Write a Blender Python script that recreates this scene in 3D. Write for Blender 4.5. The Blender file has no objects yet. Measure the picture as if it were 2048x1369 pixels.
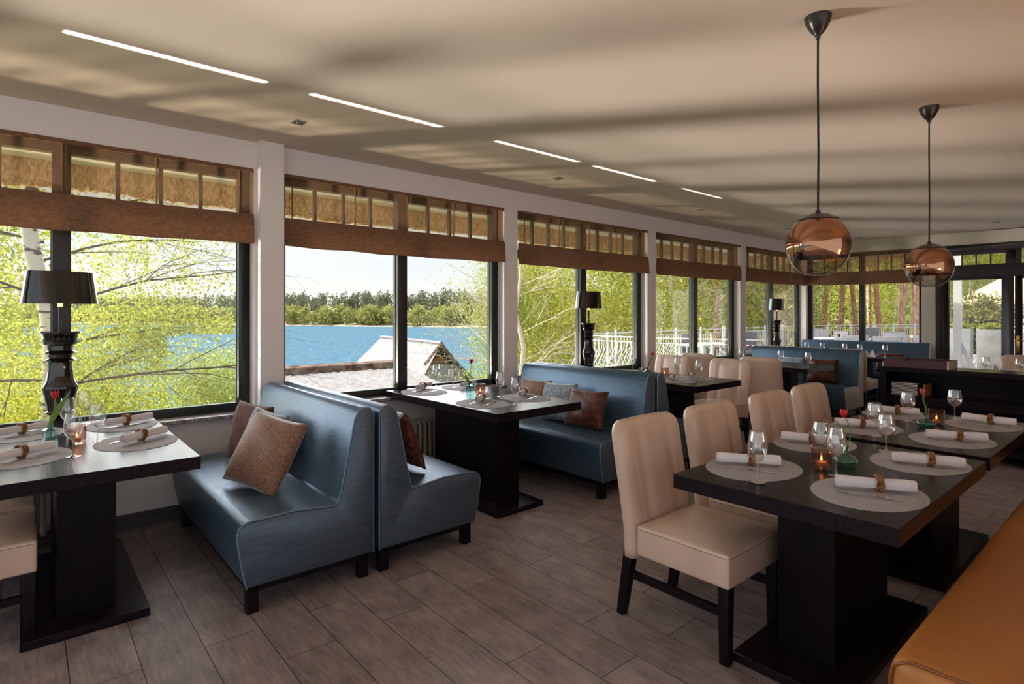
import bpy, bmesh, math, random
import numpy as np
from mathutils import Vector, Matrix
random.seed(7)
S = bpy.context.scene
C = S.collection
PI = math.pi
# ---------------------------------------------------------------- camera
CAMX, CAMY, CAMZ = 4.64, 0.0, 1.47
FPX, HOR = 1136.0, 628.0
cam = bpy.data.cameras.new('camera')
cam.sensor_width = 36.0
cam.lens = FPX / 2048 * 36.0
cam.shift_y = -(684.5 - HOR) / 2048
cam.clip_start, cam.clip_end = 0.05, 3000
camo = bpy.data.objects.new('camera', cam)
camo.location = (CAMX, CAMY, CAMZ)
camo.rotation_euler = (PI / 2, 0, math.atan2(1326, 1136))
C.objects.link(camo)
S.camera = camo
# ---------------------------------------------------------------- exposure
S.view_settings.view_transform = 'Standard'
S.view_settings.look = 'None'
S.view_settings.exposure = 0.78
S.view_settings.gamma = 1.0
S.cycles.use_denoising = True
S.cycles.max_bounces = 9
S.cycles.diffuse_bounces = 5
S.cycles.glossy_bounces = 4
S.cycles.transmission_bounces = 6
S.cycles.transparent_max_bounces = 24
S.cycles.sample_clamp_indirect = 4.0
S.cycles.use_light_tree = False
# ---------------------------------------------------------------- sky
W = bpy.data.worlds.new('sky'); S.world = W; W.use_nodes = True
wt = W.node_tree; wn = wt.nodes; wl = wt.links; wn.clear()
wo = wn.new('ShaderNodeOutputWorld'); wb = wn.new('ShaderNodeBackground')
tc = wn.new('ShaderNodeTexCoord'); sep = wn.new('ShaderNodeSeparateXYZ')
ramp = wn.new('ShaderNodeValToRGB'); ramp.color_ramp.elements[0].position = 0.0
ramp.color_ramp.elements[0].color = (1.0, 0.99, 0.95, 1)
ramp.color_ramp.elements[1].position = 0.6; ramp.color_ramp.elements[1].color = (0.42, 0.62, 1.0, 1)
e = ramp.color_ramp.elements.new(0.16); e.color = (0.80, 0.90, 1.0, 1)
noi = wn.new('ShaderNodeTexNoise'); noi.inputs['Scale'].default_value = 2.2; noi.inputs['Detail'].default_value = 5
mp = wn.new('ShaderNodeMapping'); mp.inputs['Scale'].default_value = (1, 1, 4.5)
cr = wn.new('ShaderNodeValToRGB'); cr.color_ramp.elements[0].position = 0.42; cr.color_ramp.elements[1].position = 0.66
mix = wn.new('ShaderNodeMixRGB'); mix.inputs[2].default_value = (1.0, 0.99, 0.97, 1)
wl.new(tc.outputs['Generated'], sep.inputs[0]); wl.new(sep.outputs['Z'], ramp.inputs[0])
wl.new(tc.outputs['Generated'], mp.inputs[0]); wl.new(mp.outputs[0], noi.inputs['Vector'])
wl.new(noi.outputs[0], cr.inputs[0]); wl.new(cr.outputs[0], mix.inputs[0]); wl.new(ramp.outputs[0], mix.inputs[1])
wl.new(mix.outputs[0], wb.inputs[0]); wl.new(wb.outputs[0], wo.inputs[0])
wb.inputs[1].default_value = .64
# ---------------------------------------------------------------- lights
def add_light(name, kind, loc, direction, energy, color=(1, 1, 1), **kw):
    l = bpy.data.lights.new(name, kind); l.energy = energy; l.color = color
    for k, v in kw.items(): setattr(l, k, v)
    o = bpy.data.objects.new(name, l); o.location = loc
    o.rotation_euler = Vector(direction).to_track_quat('-Z', 'Y').to_euler()
    C.objects.link(o); return o
SUN = Vector((1.45, 1.10, -2.03))
add_light('sun', 'SUN', (-30, -20, 40), SUN, 2.35, (1.0, 0.93, 0.82), angle=0.01)
# added broad fill lamp from the lake side to brighten the room
add_light('lake_side_fill', 'SUN', (-40, 10, 20), (1.0, .12, -.42), 6.6, (0.96, 0.96, 1.0), angle=1.7)
# added spots over water and slope, imitating sun thrown up into the room
add_light('glitter_fill_spot', 'SPOT', (-21, -14.5, -6.7), (21.5, 16.5, 8.3), 24000, (1.0, 0.90, 0.79), spot_size=0.8, spot_blend=0.4, shadow_soft_size=1.3)
add_light('glitter_fill_spot', 'SPOT', (-9.5, -5.6, -4.0), (10.5, 8.2, 6.0), 9500, (1.0, 0.90, 0.79), spot_size=1.5, spot_blend=0.5, shadow_soft_size=0.9)
# warm lamps in the bar beyond the right edge
add_light('bar_lamp', 'POINT', (6.0, 3.2, 1.0), (0, 0, -1), 30, (1.0, .50, .20), shadow_soft_size=.25)

# ---------------------------------------------------------------- materials
MATS = {}
def mat(name, color, rough=0.5, metal=0.0, spec=0.5, **kw):
    m = bpy.data.materials.new(name); m.use_nodes = True
    b = m.node_tree.nodes['Principled BSDF']
    b.inputs['Base Color'].default_value = (*color, 1)
    b.inputs['Roughness'].default_value = rough
    b.inputs['Metallic'].default_value = metal
    b.inputs['Specular IOR Level'].default_value = spec
    for k, v in kw.items(): b.inputs[k].default_value = v
    MATS[name] = m
    return m
def N(m, t, **kw):
    n = m.node_tree.nodes.new(t)
    for k, v in kw.items():
        if k in n.inputs: n.inputs[k].default_value = v
        else: setattr(n, k, v)
    return n
def L(m, a, b): m.node_tree.links.new(a, b)
def BS(m): return m.node_tree.nodes['Principled BSDF']
def coords(m, scale=(1, 1, 1), kind='Object', rot=(0, 0, 0)):
    t = N(m, 'ShaderNodeTexCoord'); p = N(m, 'ShaderNodeMapping')
    p.inputs['Scale'].default_value = scale; p.inputs['Rotation'].default_value = rot
    L(m, t.outputs[kind], p.inputs[0]); return p.outputs[0]
def noise_tint(m, c1, c2, scale=(5, 5, 5), detail=4, lo=.35, hi=.65, bump=0.0, dist=0.01, rough=None, ns=1.0, tex_rough=.55):
    v = coords(m, scale); n = N(m, 'ShaderNodeTexNoise'); n.inputs['Scale'].default_value = ns
    n.inputs['Detail'].default_value = detail; n.inputs['Roughness'].default_value = tex_rough
    L(m, v, n.inputs['Vector'])
    r = N(m, 'ShaderNodeValToRGB'); r.color_ramp.elements[0].position = lo; r.color_ramp.elements[1].position = hi
    r.color_ramp.elements[0].color = (*c1, 1); r.color_ramp.elements[1].color = (*c2, 1)
    L(m, n.outputs[0], r.inputs[0]); L(m, r.outputs[0], BS(m).inputs['Base Color'])
    if bump:
        b = N(m, 'ShaderNodeBump'); b.inputs['Strength'].default_value = bump; b.inputs['Distance'].default_value = dist
        L(m, n.outputs[0], b.inputs['Height']); L(m, b.outputs[0], BS(m).inputs['Normal'])
    if rough:
        q = N(m, 'ShaderNodeMapRange'); q.inputs['To Min'].default_value = rough[0]; q.inputs['To Max'].default_value = rough[1]
        q.inputs['From Min'].default_value = .3; q.inputs['From Max'].default_value = .7
        L(m, n.outputs[0], q.inputs[0]); L(m, q.outputs[0], BS(m).inputs['Roughness'])
    return n, r
m = mat('plaster', (.58, .53, .53), .85, spec=.2); noise_tint(m, (.84, .79, .81), (.88, .83, .85), (60, 60, 60), bump=.12, dist=.002)
m = mat('plaster_beige', (.50, .47, .42), .85, spec=.2); noise_tint(m, (.60, .56, .49), (.66, .62, .55), (60, 60, 60), bump=.12, dist=.002)
m = mat('ceiling_paint', (.70, .63, .56), .9, spec=.15); noise_tint(m, (.70, .61, .53), (.74, .65, .57), (80, 80, 80), bump=.06, dist=.002)
# floor: wood-look tiles
m = mat('floor_tile', (.2, .17, .17), .5, spec=.35)
v = coords(m, (1, 1, 1)); br = N(m, 'ShaderNodeTexBrick'); br.offset = .665; br.offset_frequency = 2
mv = N(m, 'ShaderNodeVectorMath'); mv.operation = 'ADD'; mv.inputs[1].default_value = (.05, .0976, 0)
L(m, v, mv.inputs[0]); L(m, mv.outputs[0], br.inputs['Vector'])
br.inputs['Scale'].default_value = 1; br.inputs['Brick Width'].default_value = .955; br.inputs['Row Height'].default_value = .2325
br.inputs['Mortar Size'].default_value = .0022; br.inputs['Mortar Smooth'].default_value = .1; br.inputs['Bias'].default_value = 0
br.inputs['Color1'].default_value = (.30, .24, .235, 1); br.inputs['Color2'].default_value = (.235, .185, .18, 1)
br.inputs['Mortar'].default_value = (.035, .028, .028, 1)
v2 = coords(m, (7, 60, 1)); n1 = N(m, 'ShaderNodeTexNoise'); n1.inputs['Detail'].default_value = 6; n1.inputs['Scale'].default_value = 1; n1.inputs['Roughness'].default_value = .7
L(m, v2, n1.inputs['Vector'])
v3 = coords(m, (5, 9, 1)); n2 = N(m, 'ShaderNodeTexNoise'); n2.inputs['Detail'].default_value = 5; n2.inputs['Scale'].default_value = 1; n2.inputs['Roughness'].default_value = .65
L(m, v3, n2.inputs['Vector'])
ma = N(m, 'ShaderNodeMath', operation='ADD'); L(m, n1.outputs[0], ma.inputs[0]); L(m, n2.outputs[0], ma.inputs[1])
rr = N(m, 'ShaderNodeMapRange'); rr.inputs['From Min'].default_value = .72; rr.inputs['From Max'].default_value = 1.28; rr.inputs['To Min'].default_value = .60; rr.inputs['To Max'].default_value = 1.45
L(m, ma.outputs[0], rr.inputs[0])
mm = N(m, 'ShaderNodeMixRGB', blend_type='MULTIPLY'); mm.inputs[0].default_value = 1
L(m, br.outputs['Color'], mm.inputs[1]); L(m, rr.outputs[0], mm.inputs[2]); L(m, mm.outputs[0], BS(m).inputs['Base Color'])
bp = N(m, 'ShaderNodeBump'); bp.inputs['Strength'].default_value = .25; bp.inputs['Distance'].default_value = .003
L(m, n1.outputs[0], bp.inputs['Height']); L(m, bp.outputs[0], BS(m).inputs['Normal'])
def wood(name, c1, c2, rough=.38, axis=0, bump=.15, spec=.5, rr=None):
    sc = [70, 70, 70]; sc[axis] = 3
    m = mat(name, c1, rough, spec=spec); noise_tint(m, c1, c2, tuple(sc), detail=5, lo=.3, hi=.72, bump=bump, dist=.002, rough=rr)
    return m
wood('wenge_x', (.005, .003, .005), (.018, .010, .013), .26, 0, bump=.35, spec=.14)
wood('wenge_y', (.006, .004, .006), (.020, .012, .016), .26, 1, bump=.35, spec=.14)
wood('wenge_z', (.003, .0015, .003), (.009, .005, .007), .42, 2, spec=.15)
wood('chair_leg_wood', (.004, .002, .003), (.010, .006, .008), .4, 2, spec=.2)
wood('purple_wood', (.05, .014, .024), (.11, .035, .05), .45, 0)
wood('stone_skirting', (.035, .03, .032), (.09, .08, .082), .5, 1)
def brushed(name, c1, c2, scale, rough, metal, bump=.25):
    m = mat(name, c1, rough, metal); noise_tint(m, c1, c2, scale, detail=4, lo=.3, hi=.7, bump=bump, dist=.003, rough=(rough - .06, rough + .08)); return m
brushed('blue_leather', (.052, .100, .160), (.100, .165, .240), (14, 90, 170), .36, .5)
brushed('blue_side', (.06, .085, .125), (.11, .145, .195), (14, 10, 260), .42, .4)
m = mat('blue_piping', (.16, .24, .33), .35, .3)
m = mat('beige_leather', (.6, .44, .34), .3); noise_tint(m, (.56, .40, .315), (.68, .50, .405), (7, 7, 4), detail=2, lo=.15, hi=.85, bump=.0)
MATS['beige_leather'].node_tree.nodes['Principled BSDF'].inputs['Coat Weight'].default_value = .25
MATS['beige_leather'].node_tree.nodes['Principled BSDF'].inputs['Coat Roughness'].default_value = .3
mat('beige_seam', (.30, .20, .15), .6)
brushed('beige_side', (.50, .46, .41), (.60, .55, .49), (30, 30, 30), .5, 0)
brushed('orange_leather', (.42, .155, .035), (.50, .20, .05), (12, 12, 12), .42, 0, .05)
mat('orange_piping', (.25, .08, .02), .5)
def cloth(name, c1, c2, sc=30, rough=.75, sheen=.5, bump=.5, lo=.4, hi=.62):
    m = mat(name, c1, rough, spec=.3); noise_tint(m, c1, c2, (sc, sc, sc), detail=6, lo=lo, hi=hi, bump=bump, dist=.004)
    BS(m).inputs['Sheen Weight'].default_value = sheen; BS(m).inputs['Sheen Roughness'].default_value = .35; return m
cloth('copper_velvet', (.15, .07, .045), (.33, .175, .12), 110, .5, .6)
cloth('brown_velvet', (.085, .03, .018), (.14, .05, .032), 25, .8, .3, .1)
cloth('rust_leather', (.07, .018, .010), (.20, .062, .038), 28, .38, .1, .8, .45, .7)
cloth('grey_velvet', (.16, .20, .24), (.36, .41, .46), 35, .7, .8, .2)
cloth('napkin_linen', (.70, .66, .70), (.76, .72, .76), 90, .85, .2, .1)
m = mat('placemat_weave', (.42, .40, .42), .75, spec=.3)
v = coords(m, (1, 1.45, 1)); w = N(m, 'ShaderNodeTexWave', wave_type='RINGS', rings_direction='Z'); w.inputs['Scale'].default_value = 42; w.inputs['Distortion'].default_value = .2; w.inputs['Detail'].default_value = 0
L(m, v, w.inputs['Vector']); r = N(m, 'ShaderNodeValToRGB'); r.color_ramp.elements[0].color = (.27, .255, .27, 1); r.color_ramp.elements[1].color = (.50, .48, .50, 1)
L(m, w.outputs[0], r.inputs[0]); L(m, r.outputs[0], BS(m).inputs['Base Color'])
b = N(m, 'ShaderNodeBump'); b.inputs['Strength'].default_value = .6; b.inputs['Distance'].default_value = .002; L(m, w.outputs[0], b.inputs['Height']); L(m, b.outputs[0], BS(m).inputs['Normal'])
cloth('bark_wood', (.10, .03, .010), (.40, .18, .07), 60, .6, 0, .8, .38, .62)
mat('steel', (.62, .60, .58), .18, 1.0)
mat('chrome', (.75, .75, .75), .12, 1.0)
mat('black_lacquer', (.006, .004, .006), .06, spec=.6, **{'Coat Weight': .5, 'Coat Roughness': .03})
mat('shade_lining', (.35, .16, .06), .6)
mat('bulb_glass', (.4, .3, .25), .3)
mat('lamp_bulb', (.95, .75, .5), .4, **{'Emission Color': (1, .55, .25, 1), 'Emission Strength': 1.0})
mat('lamp_stem', (.03, .03, .035), .25, .8)
mat('frame_black', (.022, .019, .022), .38)
mat('frame_green', (.018, .024, .020), .35)
mat('gasket', (.03, .10, .05), .5)
mat('brown_twig', (.10, .07, .045), .9)
mat('door_frame_wood', (.022, .014, .020), .45)
mat('white_metal', (.75, .74, .72), .45)
mat('white_paint', (.8, .79, .77), .6)
mat('radiator_enamel', (.50, .44, .39), .35)
mat('brass', (.60, .36, .12), .25, 1.0)
mat('candle_wax', (.8, .45, .25), .5, **{'Subsurface Weight': .0})
mat('flame', (1, .6, .2), .5, **{'Emission Color': (1, .42, .10, 1), 'Emission Strength': 9.0})
mat('downlight_dark', (.05, .045, .04), .4)
mat('tulip_red', (.52, .008, .015), .45); mat('tulip_pink', (.45, .05, .06), .45)
mat('tulip_green', (.13, .26, .03), .45, spec=.4)
mat('cord_black', (.012, .008, .01), .6)
m = mat('copper_mirror', (.40, .20, .125), .035, 1.0)
mat('black_cap', (.02, .012, .014), .3)
m = mat('granite', (.3, .28, .27), .35)
v = coords(m, (1, 1, 1)); vo = N(m, 'ShaderNodeTexVoronoi'); vo.inputs['Scale'].default_value = 130
L(m, v, vo.inputs['Vector']); r = N(m, 'ShaderNodeValToRGB'); r.color_ramp.elements[0].color = (.06, .05, .05, 1); r.color_ramp.elements[1].color = (.55, .50, .48, 1); r.color_ramp.elements[0].position = .1; r.color_ramp.elements[1].position = .8
L(m, vo.outputs['Color'], r.inputs[0]); L(m, r.outputs[0], BS(m).inputs['Base Color'])

def mix_transparent(name, tint, ior=1.45, rough=.0, gloss=(1, 1, 1), fmax=None, edge=1.0, pw=4.0):
    m = bpy.data.materials.new(name); m.use_nodes = True; t = m.node_tree; t.nodes.clear()
    o = t.nodes.new('ShaderNodeOutputMaterial'); mx = t.nodes.new('ShaderNodeMixShader')
    tr = t.nodes.new('ShaderNodeBsdfTransparent'); tr.inputs[0].default_value = (*tint, 1)
    gl = t.nodes.new('ShaderNodeBsdfGlossy'); gl.inputs['Roughness'].default_value = rough; gl.inputs[0].default_value = (*gloss, 1)
    lw = t.nodes.new('ShaderNodeLayerWeight'); pn = t.nodes.new('ShaderNodeMath'); pn.operation = 'POWER'; pn.inputs[1].default_value = pw
    tm = t.nodes.new('ShaderNodeMixRGB'); tm.inputs[1].default_value = (*tint, 1); tm.inputs[2].default_value = (*[c * edge for c in tint], 1); p2_ = t.nodes.new('ShaderNodeMath'); p2_.operation = 'POWER'; p2_.inputs[1].default_value = 3.0
    t.links.new(lw.outputs['Facing'], p2_.inputs[0]); t.links.new(p2_.outputs[0], tm.inputs[0]); t.links.new(tm.outputs[0], tr.inputs[0])
    fr = t.nodes.new('ShaderNodeMapRange'); f0 = ((ior - 1) / (ior + 1)) ** 2; fr.inputs['To Min'].default_value = f0; fr.inputs['To Max'].default_value = fmax or 1.0
    t.links.new(lw.outputs['Facing'], pn.inputs[0]); t.links.new(pn.outputs[0], fr.inputs[0])
    t.links.new(fr.outputs[0], mx.inputs[0]); t.links.new(tr.outputs[0], mx.inputs[1]); t.links.new(gl.outputs[0], mx.inputs[2])
    t.links.new(mx.outputs[0], o.inputs[0]); MATS[name] = m; return m
mix_transparent('window_glass', (.985, .99, .98), 1.4, fmax=.6)
mix_transparent('wine_glass', (.955, .955, .96), 2.3, edge=.62, pw=1.8)
mix_transparent('smoke_glass', (.84, .70, .64), 1.6, edge=.5)
mix_transparent('teal_glass', (.62, .87, .86), 1.6, edge=.4)
mix_transparent('clear_ball_glass', (.86, .83, .80), 2.3, edge=.6)
# blind fabric: open weave
def fabric(name, col, transp, tint):
    m = bpy.data.materials.new(name); m.use_nodes = True; t = m.node_tree; t.nodes.clear()
    o = t.nodes.new('ShaderNodeOutputMaterial'); m1 = t.nodes.new('ShaderNodeMixShader'); m2 = t.nodes.new('ShaderNodeMixShader')
    tr = t.nodes.new('ShaderNodeBsdfTransparent'); tr.inputs[0].default_value = (*tint, 1)
    df = t.nodes.new('ShaderNodeBsdfDiffuse'); tl = t.nodes.new('ShaderNodeBsdfTranslucent')
    co = t.nodes.new('ShaderNodeTexCoord'); ma = t.nodes.new('ShaderNodeMapping'); ma.inputs['Scale'].default_value = (260, 30, 60)
    nz = t.nodes.new('ShaderNodeTexNoise'); nz.inputs['Scale'].default_value = 1; nz.inputs['Detail'].default_value = 4
    rp = t.nodes.new('ShaderNodeValToRGB'); rp.color_ramp.elements[0].position = .3; rp.color_ramp.elements[1].position = .7
    rp.color_ramp.elements[0].color = (*[c * .72 for c in col], 1); rp.color_ramp.elements[1].color = (*[min(1, c * 1.2) for c in col], 1)
    t.links.new(co.outputs['Object'], ma.inputs[0]); t.links.new(ma.outputs[0], nz.inputs['Vector']); t.links.new(nz.outputs[0], rp.inputs[0])
    t.links.new(rp.outputs[0], df.inputs[0]); t.links.new(rp.outputs[0], tl.inputs[0])
    m1.inputs[0].default_value = .45; lw = t.nodes.new('ShaderNodeLayerWeight'); pw = t.nodes.new('ShaderNodeMath'); pw.operation = 'POWER'; pw.inputs[1].default_value = 2.5
    mr = t.nodes.new('ShaderNodeMapRange'); mr.inputs['To Min'].default_value = transp * 1.1; mr.inputs['To Max'].default_value = 0.0
    t.links.new(lw.outputs['Facing'], pw.inputs[0]); t.links.new(pw.outputs[0], mr.inputs[0]); t.links.new(mr.outputs[0], m2.inputs[0])
    t.links.new(df.outputs[0], m1.inputs[1]); t.links.new(tl.outputs[0], m1.inputs[2])
    t.links.new(m1.outputs[0], m2.inputs[1]); t.links.new(tr.outputs[0], m2.inputs[2]); t.links.new(m2.outputs[0], o.inputs[0]); MATS[name] = m
fabric('blind_sheer', (.33, .195, .115), .56, (1.0, .90, .74))
fabric('blind_fold', (.33, .195, .13), .04, (1.0, .85, .65))
# foliage
def leafmat(name, c1, c2, tl=.5):
    m = bpy.data.materials.new(name); m.use_nodes = True; t = m.node_tree; t.nodes.clear()
    o = t.nodes.new('ShaderNodeOutputMaterial'); m1 = t.nodes.new('ShaderNodeMixShader'); m1.inputs[0].default_value = tl
    df = t.nodes.new('ShaderNodeBsdfDiffuse'); tr = t.nodes.new('ShaderNodeBsdfTranslucent'); g = t.nodes.new('ShaderNodeNewGeometry')
    rp = t.nodes.new('ShaderNodeValToRGB'); rp.color_ramp.elements[0].color = (*c1, 1); rp.color_ramp.elements[1].color = (*c2, 1)
    t.links.new(g.outputs['Random Per Island'], rp.inputs[0]); t.links.new(rp.outputs[0], df.inputs[0]); t.links.new(rp.outputs[0], tr.inputs[0])
    t.links.new(df.outputs[0], m1.inputs[1]); t.links.new(tr.outputs[0], m1.inputs[2]); t.links.new(m1.outputs[0], o.inputs[0]); MATS[name] = m
leafmat('leaf_birch', (.22, .25, .015), (.66, .66, .13))
leafmat('leaf_pale', (.28, .32, .07), (.56, .58, .20))
leafmat('leaf_green', (.24, .25, .03), (.62, .58, .15))
leafmat('leaf_pine', (.12, .15, .04), (.46, .46, .17), .4)
leafmat('leaf_far_light', (.26, .28, .07), (.50, .48, .17), .3)
leafmat('leaf_far_dark', (.11, .13, .07), (.24, .25, .15), .2)
leafmat('leaf_bush', (.10, .12, .03), (.35, .30, .08), .3)
m = mat('birch_bark', (.6, .55, .5), .8); v = coords(m, (4, 4, 14)); n = N(m, 'ShaderNodeTexNoise'); n.inputs['Scale'].default_value = 1; n.inputs['Detail'].default_value = 3
L(m, v, n.inputs['Vector']); r = N(m, 'ShaderNodeValToRGB'); r.color_ramp.elements[0].position = .36; r.color_ramp.elements[1].position = .42; r.color_ramp.elements[0].color = (.10, .06, .04, 1); r.color_ramp.elements[1].color = (.66, .60, .54, 1)
L(m, n.outputs[0], r.inputs[0]); L(m, r.outputs[0], BS(m).inputs['Base Color'])
m = mat('twig_pale', (.74, .62, .50), .9)
m = mat('pine_bark', (.3, .15, .09), .9); noise_tint(m, (.32, .14, .075), (.80, .44, .28), (14, 14, 3), bump=.6, dist=.03)
m = mat('thatch', (.5, .4, .3), .95, spec=.1); noise_tint(m, (.30, .19, .10), (.74, .52, .30), (50, 50, 7), detail=6, bump=.8, dist=.02)
m = mat('thatch_grey', (.5, .46, .43), .95, spec=.1); noise_tint(m, (.24, .215, .21), (.47, .43, .40), (3.5, 3.5, 3.5), detail=7, bump=.3, dist=.04, tex_rough=.8)
m = mat('thatch_ridge', (.1, .06, .04), .95, spec=.1); noise_tint(m, (.06, .035, .025), (.30, .20, .15), (2, 2, 3), detail=6, bump=.7, dist=.1)
m = mat('thatch_gold', (.75, .55, .30), .95, spec=.1); noise_tint(m, (.62, .42, .20), (.90, .70, .42), (12, 12, 4), detail=6, bump=.5, dist=.05)
mat('gable_wood', (.38, .16, .06), .8); mat('gable_dark', (.03, .025, .025), .9)
m = mat('concrete', (.38, .36, .34), .8); noise_tint(m, (.32, .30, .29), (.46, .44, .42), (4, 4, 4), bump=.2)
m = mat('terrace_stone', (.42, .40, .38), .8); noise_tint(m, (.38, .36, .34), (.5, .48, .46), (2, 2, 2))
m = mat('meadow', (.12, .15, .05), .95); noise_tint(m, (.10, .12, .04), (.22, .24, .08), (.3, .3, .3))
m = mat('reeds', (.5, .42, .28), .95); noise_tint(m, (.42, .34, .22), (.62, .52, .36), (.3, .3, .3))
m = mat('wicker', (.2, .19, .2), .7); v = coords(m, (1, 1, 1)); w = N(m, 'ShaderNodeTexWave', bands_direction='Z'); w.inputs['Scale'].default_value = 14; w.inputs['Distortion'].default_value = 1
L(m, v, w.inputs['Vector']); r = N(m, 'ShaderNodeValToRGB'); r.color_ramp.elements[0].color = (.09, .088, .10, 1); r.color_ramp.elements[1].color = (.28, .27, .29, 1)
L(m, w.outputs[0], r.inputs[0]); L(m, r.outputs[0], BS(m).inputs['Base Color'])
m = mat('lake_water', (.10, .27, .42), .5, spec=.0)
v = coords(m, (.35, .9, 1)); n = N(m, 'ShaderNodeTexNoise'); n.inputs['Scale'].default_value = 1; n.inputs['Detail'].default_value = 4
L(m, v, n.inputs['Vector']); r = N(m, 'ShaderNodeValToRGB'); r.color_ramp.elements[0].position = .3; r.color_ramp.elements[1].position = .7; r.color_ramp.elements[0].color = (.062, .13, .185, 1); r.color_ramp.elements[1].color = (.12, .21, .26, 1)
L(m, n.outputs[0], r.inputs[0]); L(m, r.outputs[0], BS(m).inputs['Base Color'])
b = N(m, 'ShaderNodeBump'); b.inputs['Strength'].default_value = .5; b.inputs['Distance'].default_value = .1; L(m, n.outputs[0], b.inputs['Height']); L(m, b.outputs[0], BS(m).inputs['Normal'])

# ---------------------------------------------------------------- mesh helpers
class MB:
    def __init__(s): s.v = []; s.f = []
    def add(s, v, f):
        o = len(s.v); s.v += [tuple(p) for p in v]; s.f += [tuple(i + o for i in q) for q in f]; return s
    def box(s, x0, x1, y0, y1, z0, z1):
        return s.add([(x0, y0, z0), (x1, y0, z0), (x1, y1, z0), (x0, y1, z0), (x0, y0, z1), (x1, y0, z1), (x1, y1, z1), (x0, y1, z1)],
                     [(0, 3, 2, 1), (4, 5, 6, 7), (0, 1, 5, 4), (1, 2, 6, 5), (2, 3, 7, 6), (3, 0, 4, 7)])
    def frustum(s, c0, h0, c1, h1):  # tapered square bar, c centre, h (hx,hy)
        q = [(-1, -1), (1, -1), (1, 1), (-1, 1)]
        return s.add([(c0[0] + a * h0[0], c0[1] + b * h0[1], c0[2]) for a, b in q] + [(c1[0] + a * h1[0], c1[1] + b * h1[1], c1[2]) for a, b in q],
                     [(0, 3, 2, 1), (4, 5, 6, 7), (0, 1, 5, 4), (1, 2, 6, 5), (2, 3, 7, 6), (3, 0, 4, 7)])
    def lathe(s, prof, n=24, c=(0, 0, 0), sx=1, sy=1, close=False):
        v = []; f = []
        for r, z in prof:
            for k in range(n):
                a = 2 * PI * k / n; v.append((c[0] + r * sx * math.cos(a), c[1] + r * sy * math.sin(a), c[2] + z))
        m_ = len(prof)
        for i in range(m_ - 1):
            for k in range(n):
                f.append((i * n + k, i * n + (k + 1) % n, (i + 1) * n + (k + 1) % n, (i + 1) * n + k))
        if close:
            for k in range(n): f.append(((m_ - 1) * n + k, (m_ - 1) * n + (k + 1) % n, (k + 1) % n, k))
        else:
            if prof[0][0] > 1e-6: f.append(tuple(reversed(range(n))))
            if prof[-1][0] > 1e-6: f.append(tuple((m_ - 1) * n + k for k in range(n)))
        return s.add(v, f)
    def shell(s, prof, n=24, c=(0, 0, 0)):  # open single wall
        v = []; f = []
        for r, z in prof:
            for k in range(n):
                a = 2 * PI * k / n; v.append((c[0] + r * math.cos(a), c[1] + r * math.sin(a), c[2] + z))
        for i in range(len(prof) - 1):
            for k in range(n): f.append((i * n + k, i * n + (k + 1) % n, (i + 1) * n + (k + 1) % n, (i + 1) * n + k))
        return s.add(v, f)
    def tube(s, pts, r, n=8, caps=True):
        pts = [Vector(p) for p in pts]; rs = r if isinstance(r, (list, tuple)) else [r] * len(pts)
        v = []; f = []; up = None
        for i, p in enumerate(pts):
            d = (pts[min(i + 1, len(pts) - 1)] - pts[max(i - 1, 0)]).normalized()
            if up is None: up = Vector((0, 0, 1)) if abs(d.z) < .9 else Vector((1, 0, 0))
            a = d.cross(up).normalized(); b = a.cross(d).normalized(); up = b
            for k in range(n):
                t = 2 * PI * k / n; v.append(p + (a * math.cos(t) + b * math.sin(t)) * rs[i])
        for i in range(len(pts) - 1):
            for k in range(n): f.append((i * n + k, i * n + (k + 1) % n, (i + 1) * n + (k + 1) % n, (i + 1) * n + k))
        if caps: f.append(tuple(range(n))[::-1]); f.append(tuple((len(pts) - 1) * n + k for k in range(n)))
        return s.add(v, f)
    def prism(s, poly, a0, a1, axis='x'):  # poly of (u,w): for axis x -> (y,z); y -> (x,z); z -> (x,y)
        def P(u, w, a):
            return (a, u, w) if axis == 'x' else ((u, a, w) if axis == 'y' else (u, w, a))
        n = len(poly); v = [P(u, w, a0) for u, w in poly] + [P(u, w, a1) for u, w in poly]
        return s.add(v, [tuple(range(n))[::-1], tuple(range(n, 2 * n))] + [(i, (i + 1) % n, n + (i + 1) % n, n + i) for i in range(n)])
    def sphere(s, c, r, n=16, m_=10):
        if not isinstance(r, (tuple, list)): r = (r, r, r)
        v = []; f = []
        for i in range(m_ + 1):
            t = PI * i / m_
            for k in range(n):
                a = 2 * PI * k / n; v.append((c[0] + r[0] * math.sin(t) * math.cos(a), c[1] + r[1] * math.sin(t) * math.sin(a), c[2] + r[2] * math.cos(t)))
        for i in range(m_):
            for k in range(n): f.append((i * n + k, (i + 1) * n + k, (i + 1) * n + (k + 1) % n, i * n + (k + 1) % n))
        return s.add(v, f)
    def build(s, name, material, parent=None, bevel=0, seg=3, smooth=True, angle=.7, fix=True, **props):
        me = bpy.data.meshes.new(name); me.from_pydata(s.v, [], s.f)
        if fix or bevel:
            bm = bmesh.new(); bm.from_mesh(me)
            bmesh.ops.remove_doubles(bm, verts=bm.verts, dist=1e-6)
            bmesh.ops.recalc_face_normals(bm, faces=bm.faces)
            if bevel:
                es = [e_ for e_ in bm.edges if len(e_.link_faces) == 2 and e_.calc_face_angle(0) > .45]
                bmesh.ops.bevel(bm, geom=es, offset=bevel, segments=seg, affect='EDGES', profile=.6, clamp_overlap=True)
            bm.to_mesh(me); bm.free()
        if smooth:
            me.polygons.foreach_set('use_smooth', [True] * len(me.polygons)); me.set_sharp_from_angle(angle=angle)
        me.materials.append(MATS[material] if isinstance(material, str) else material)
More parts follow.
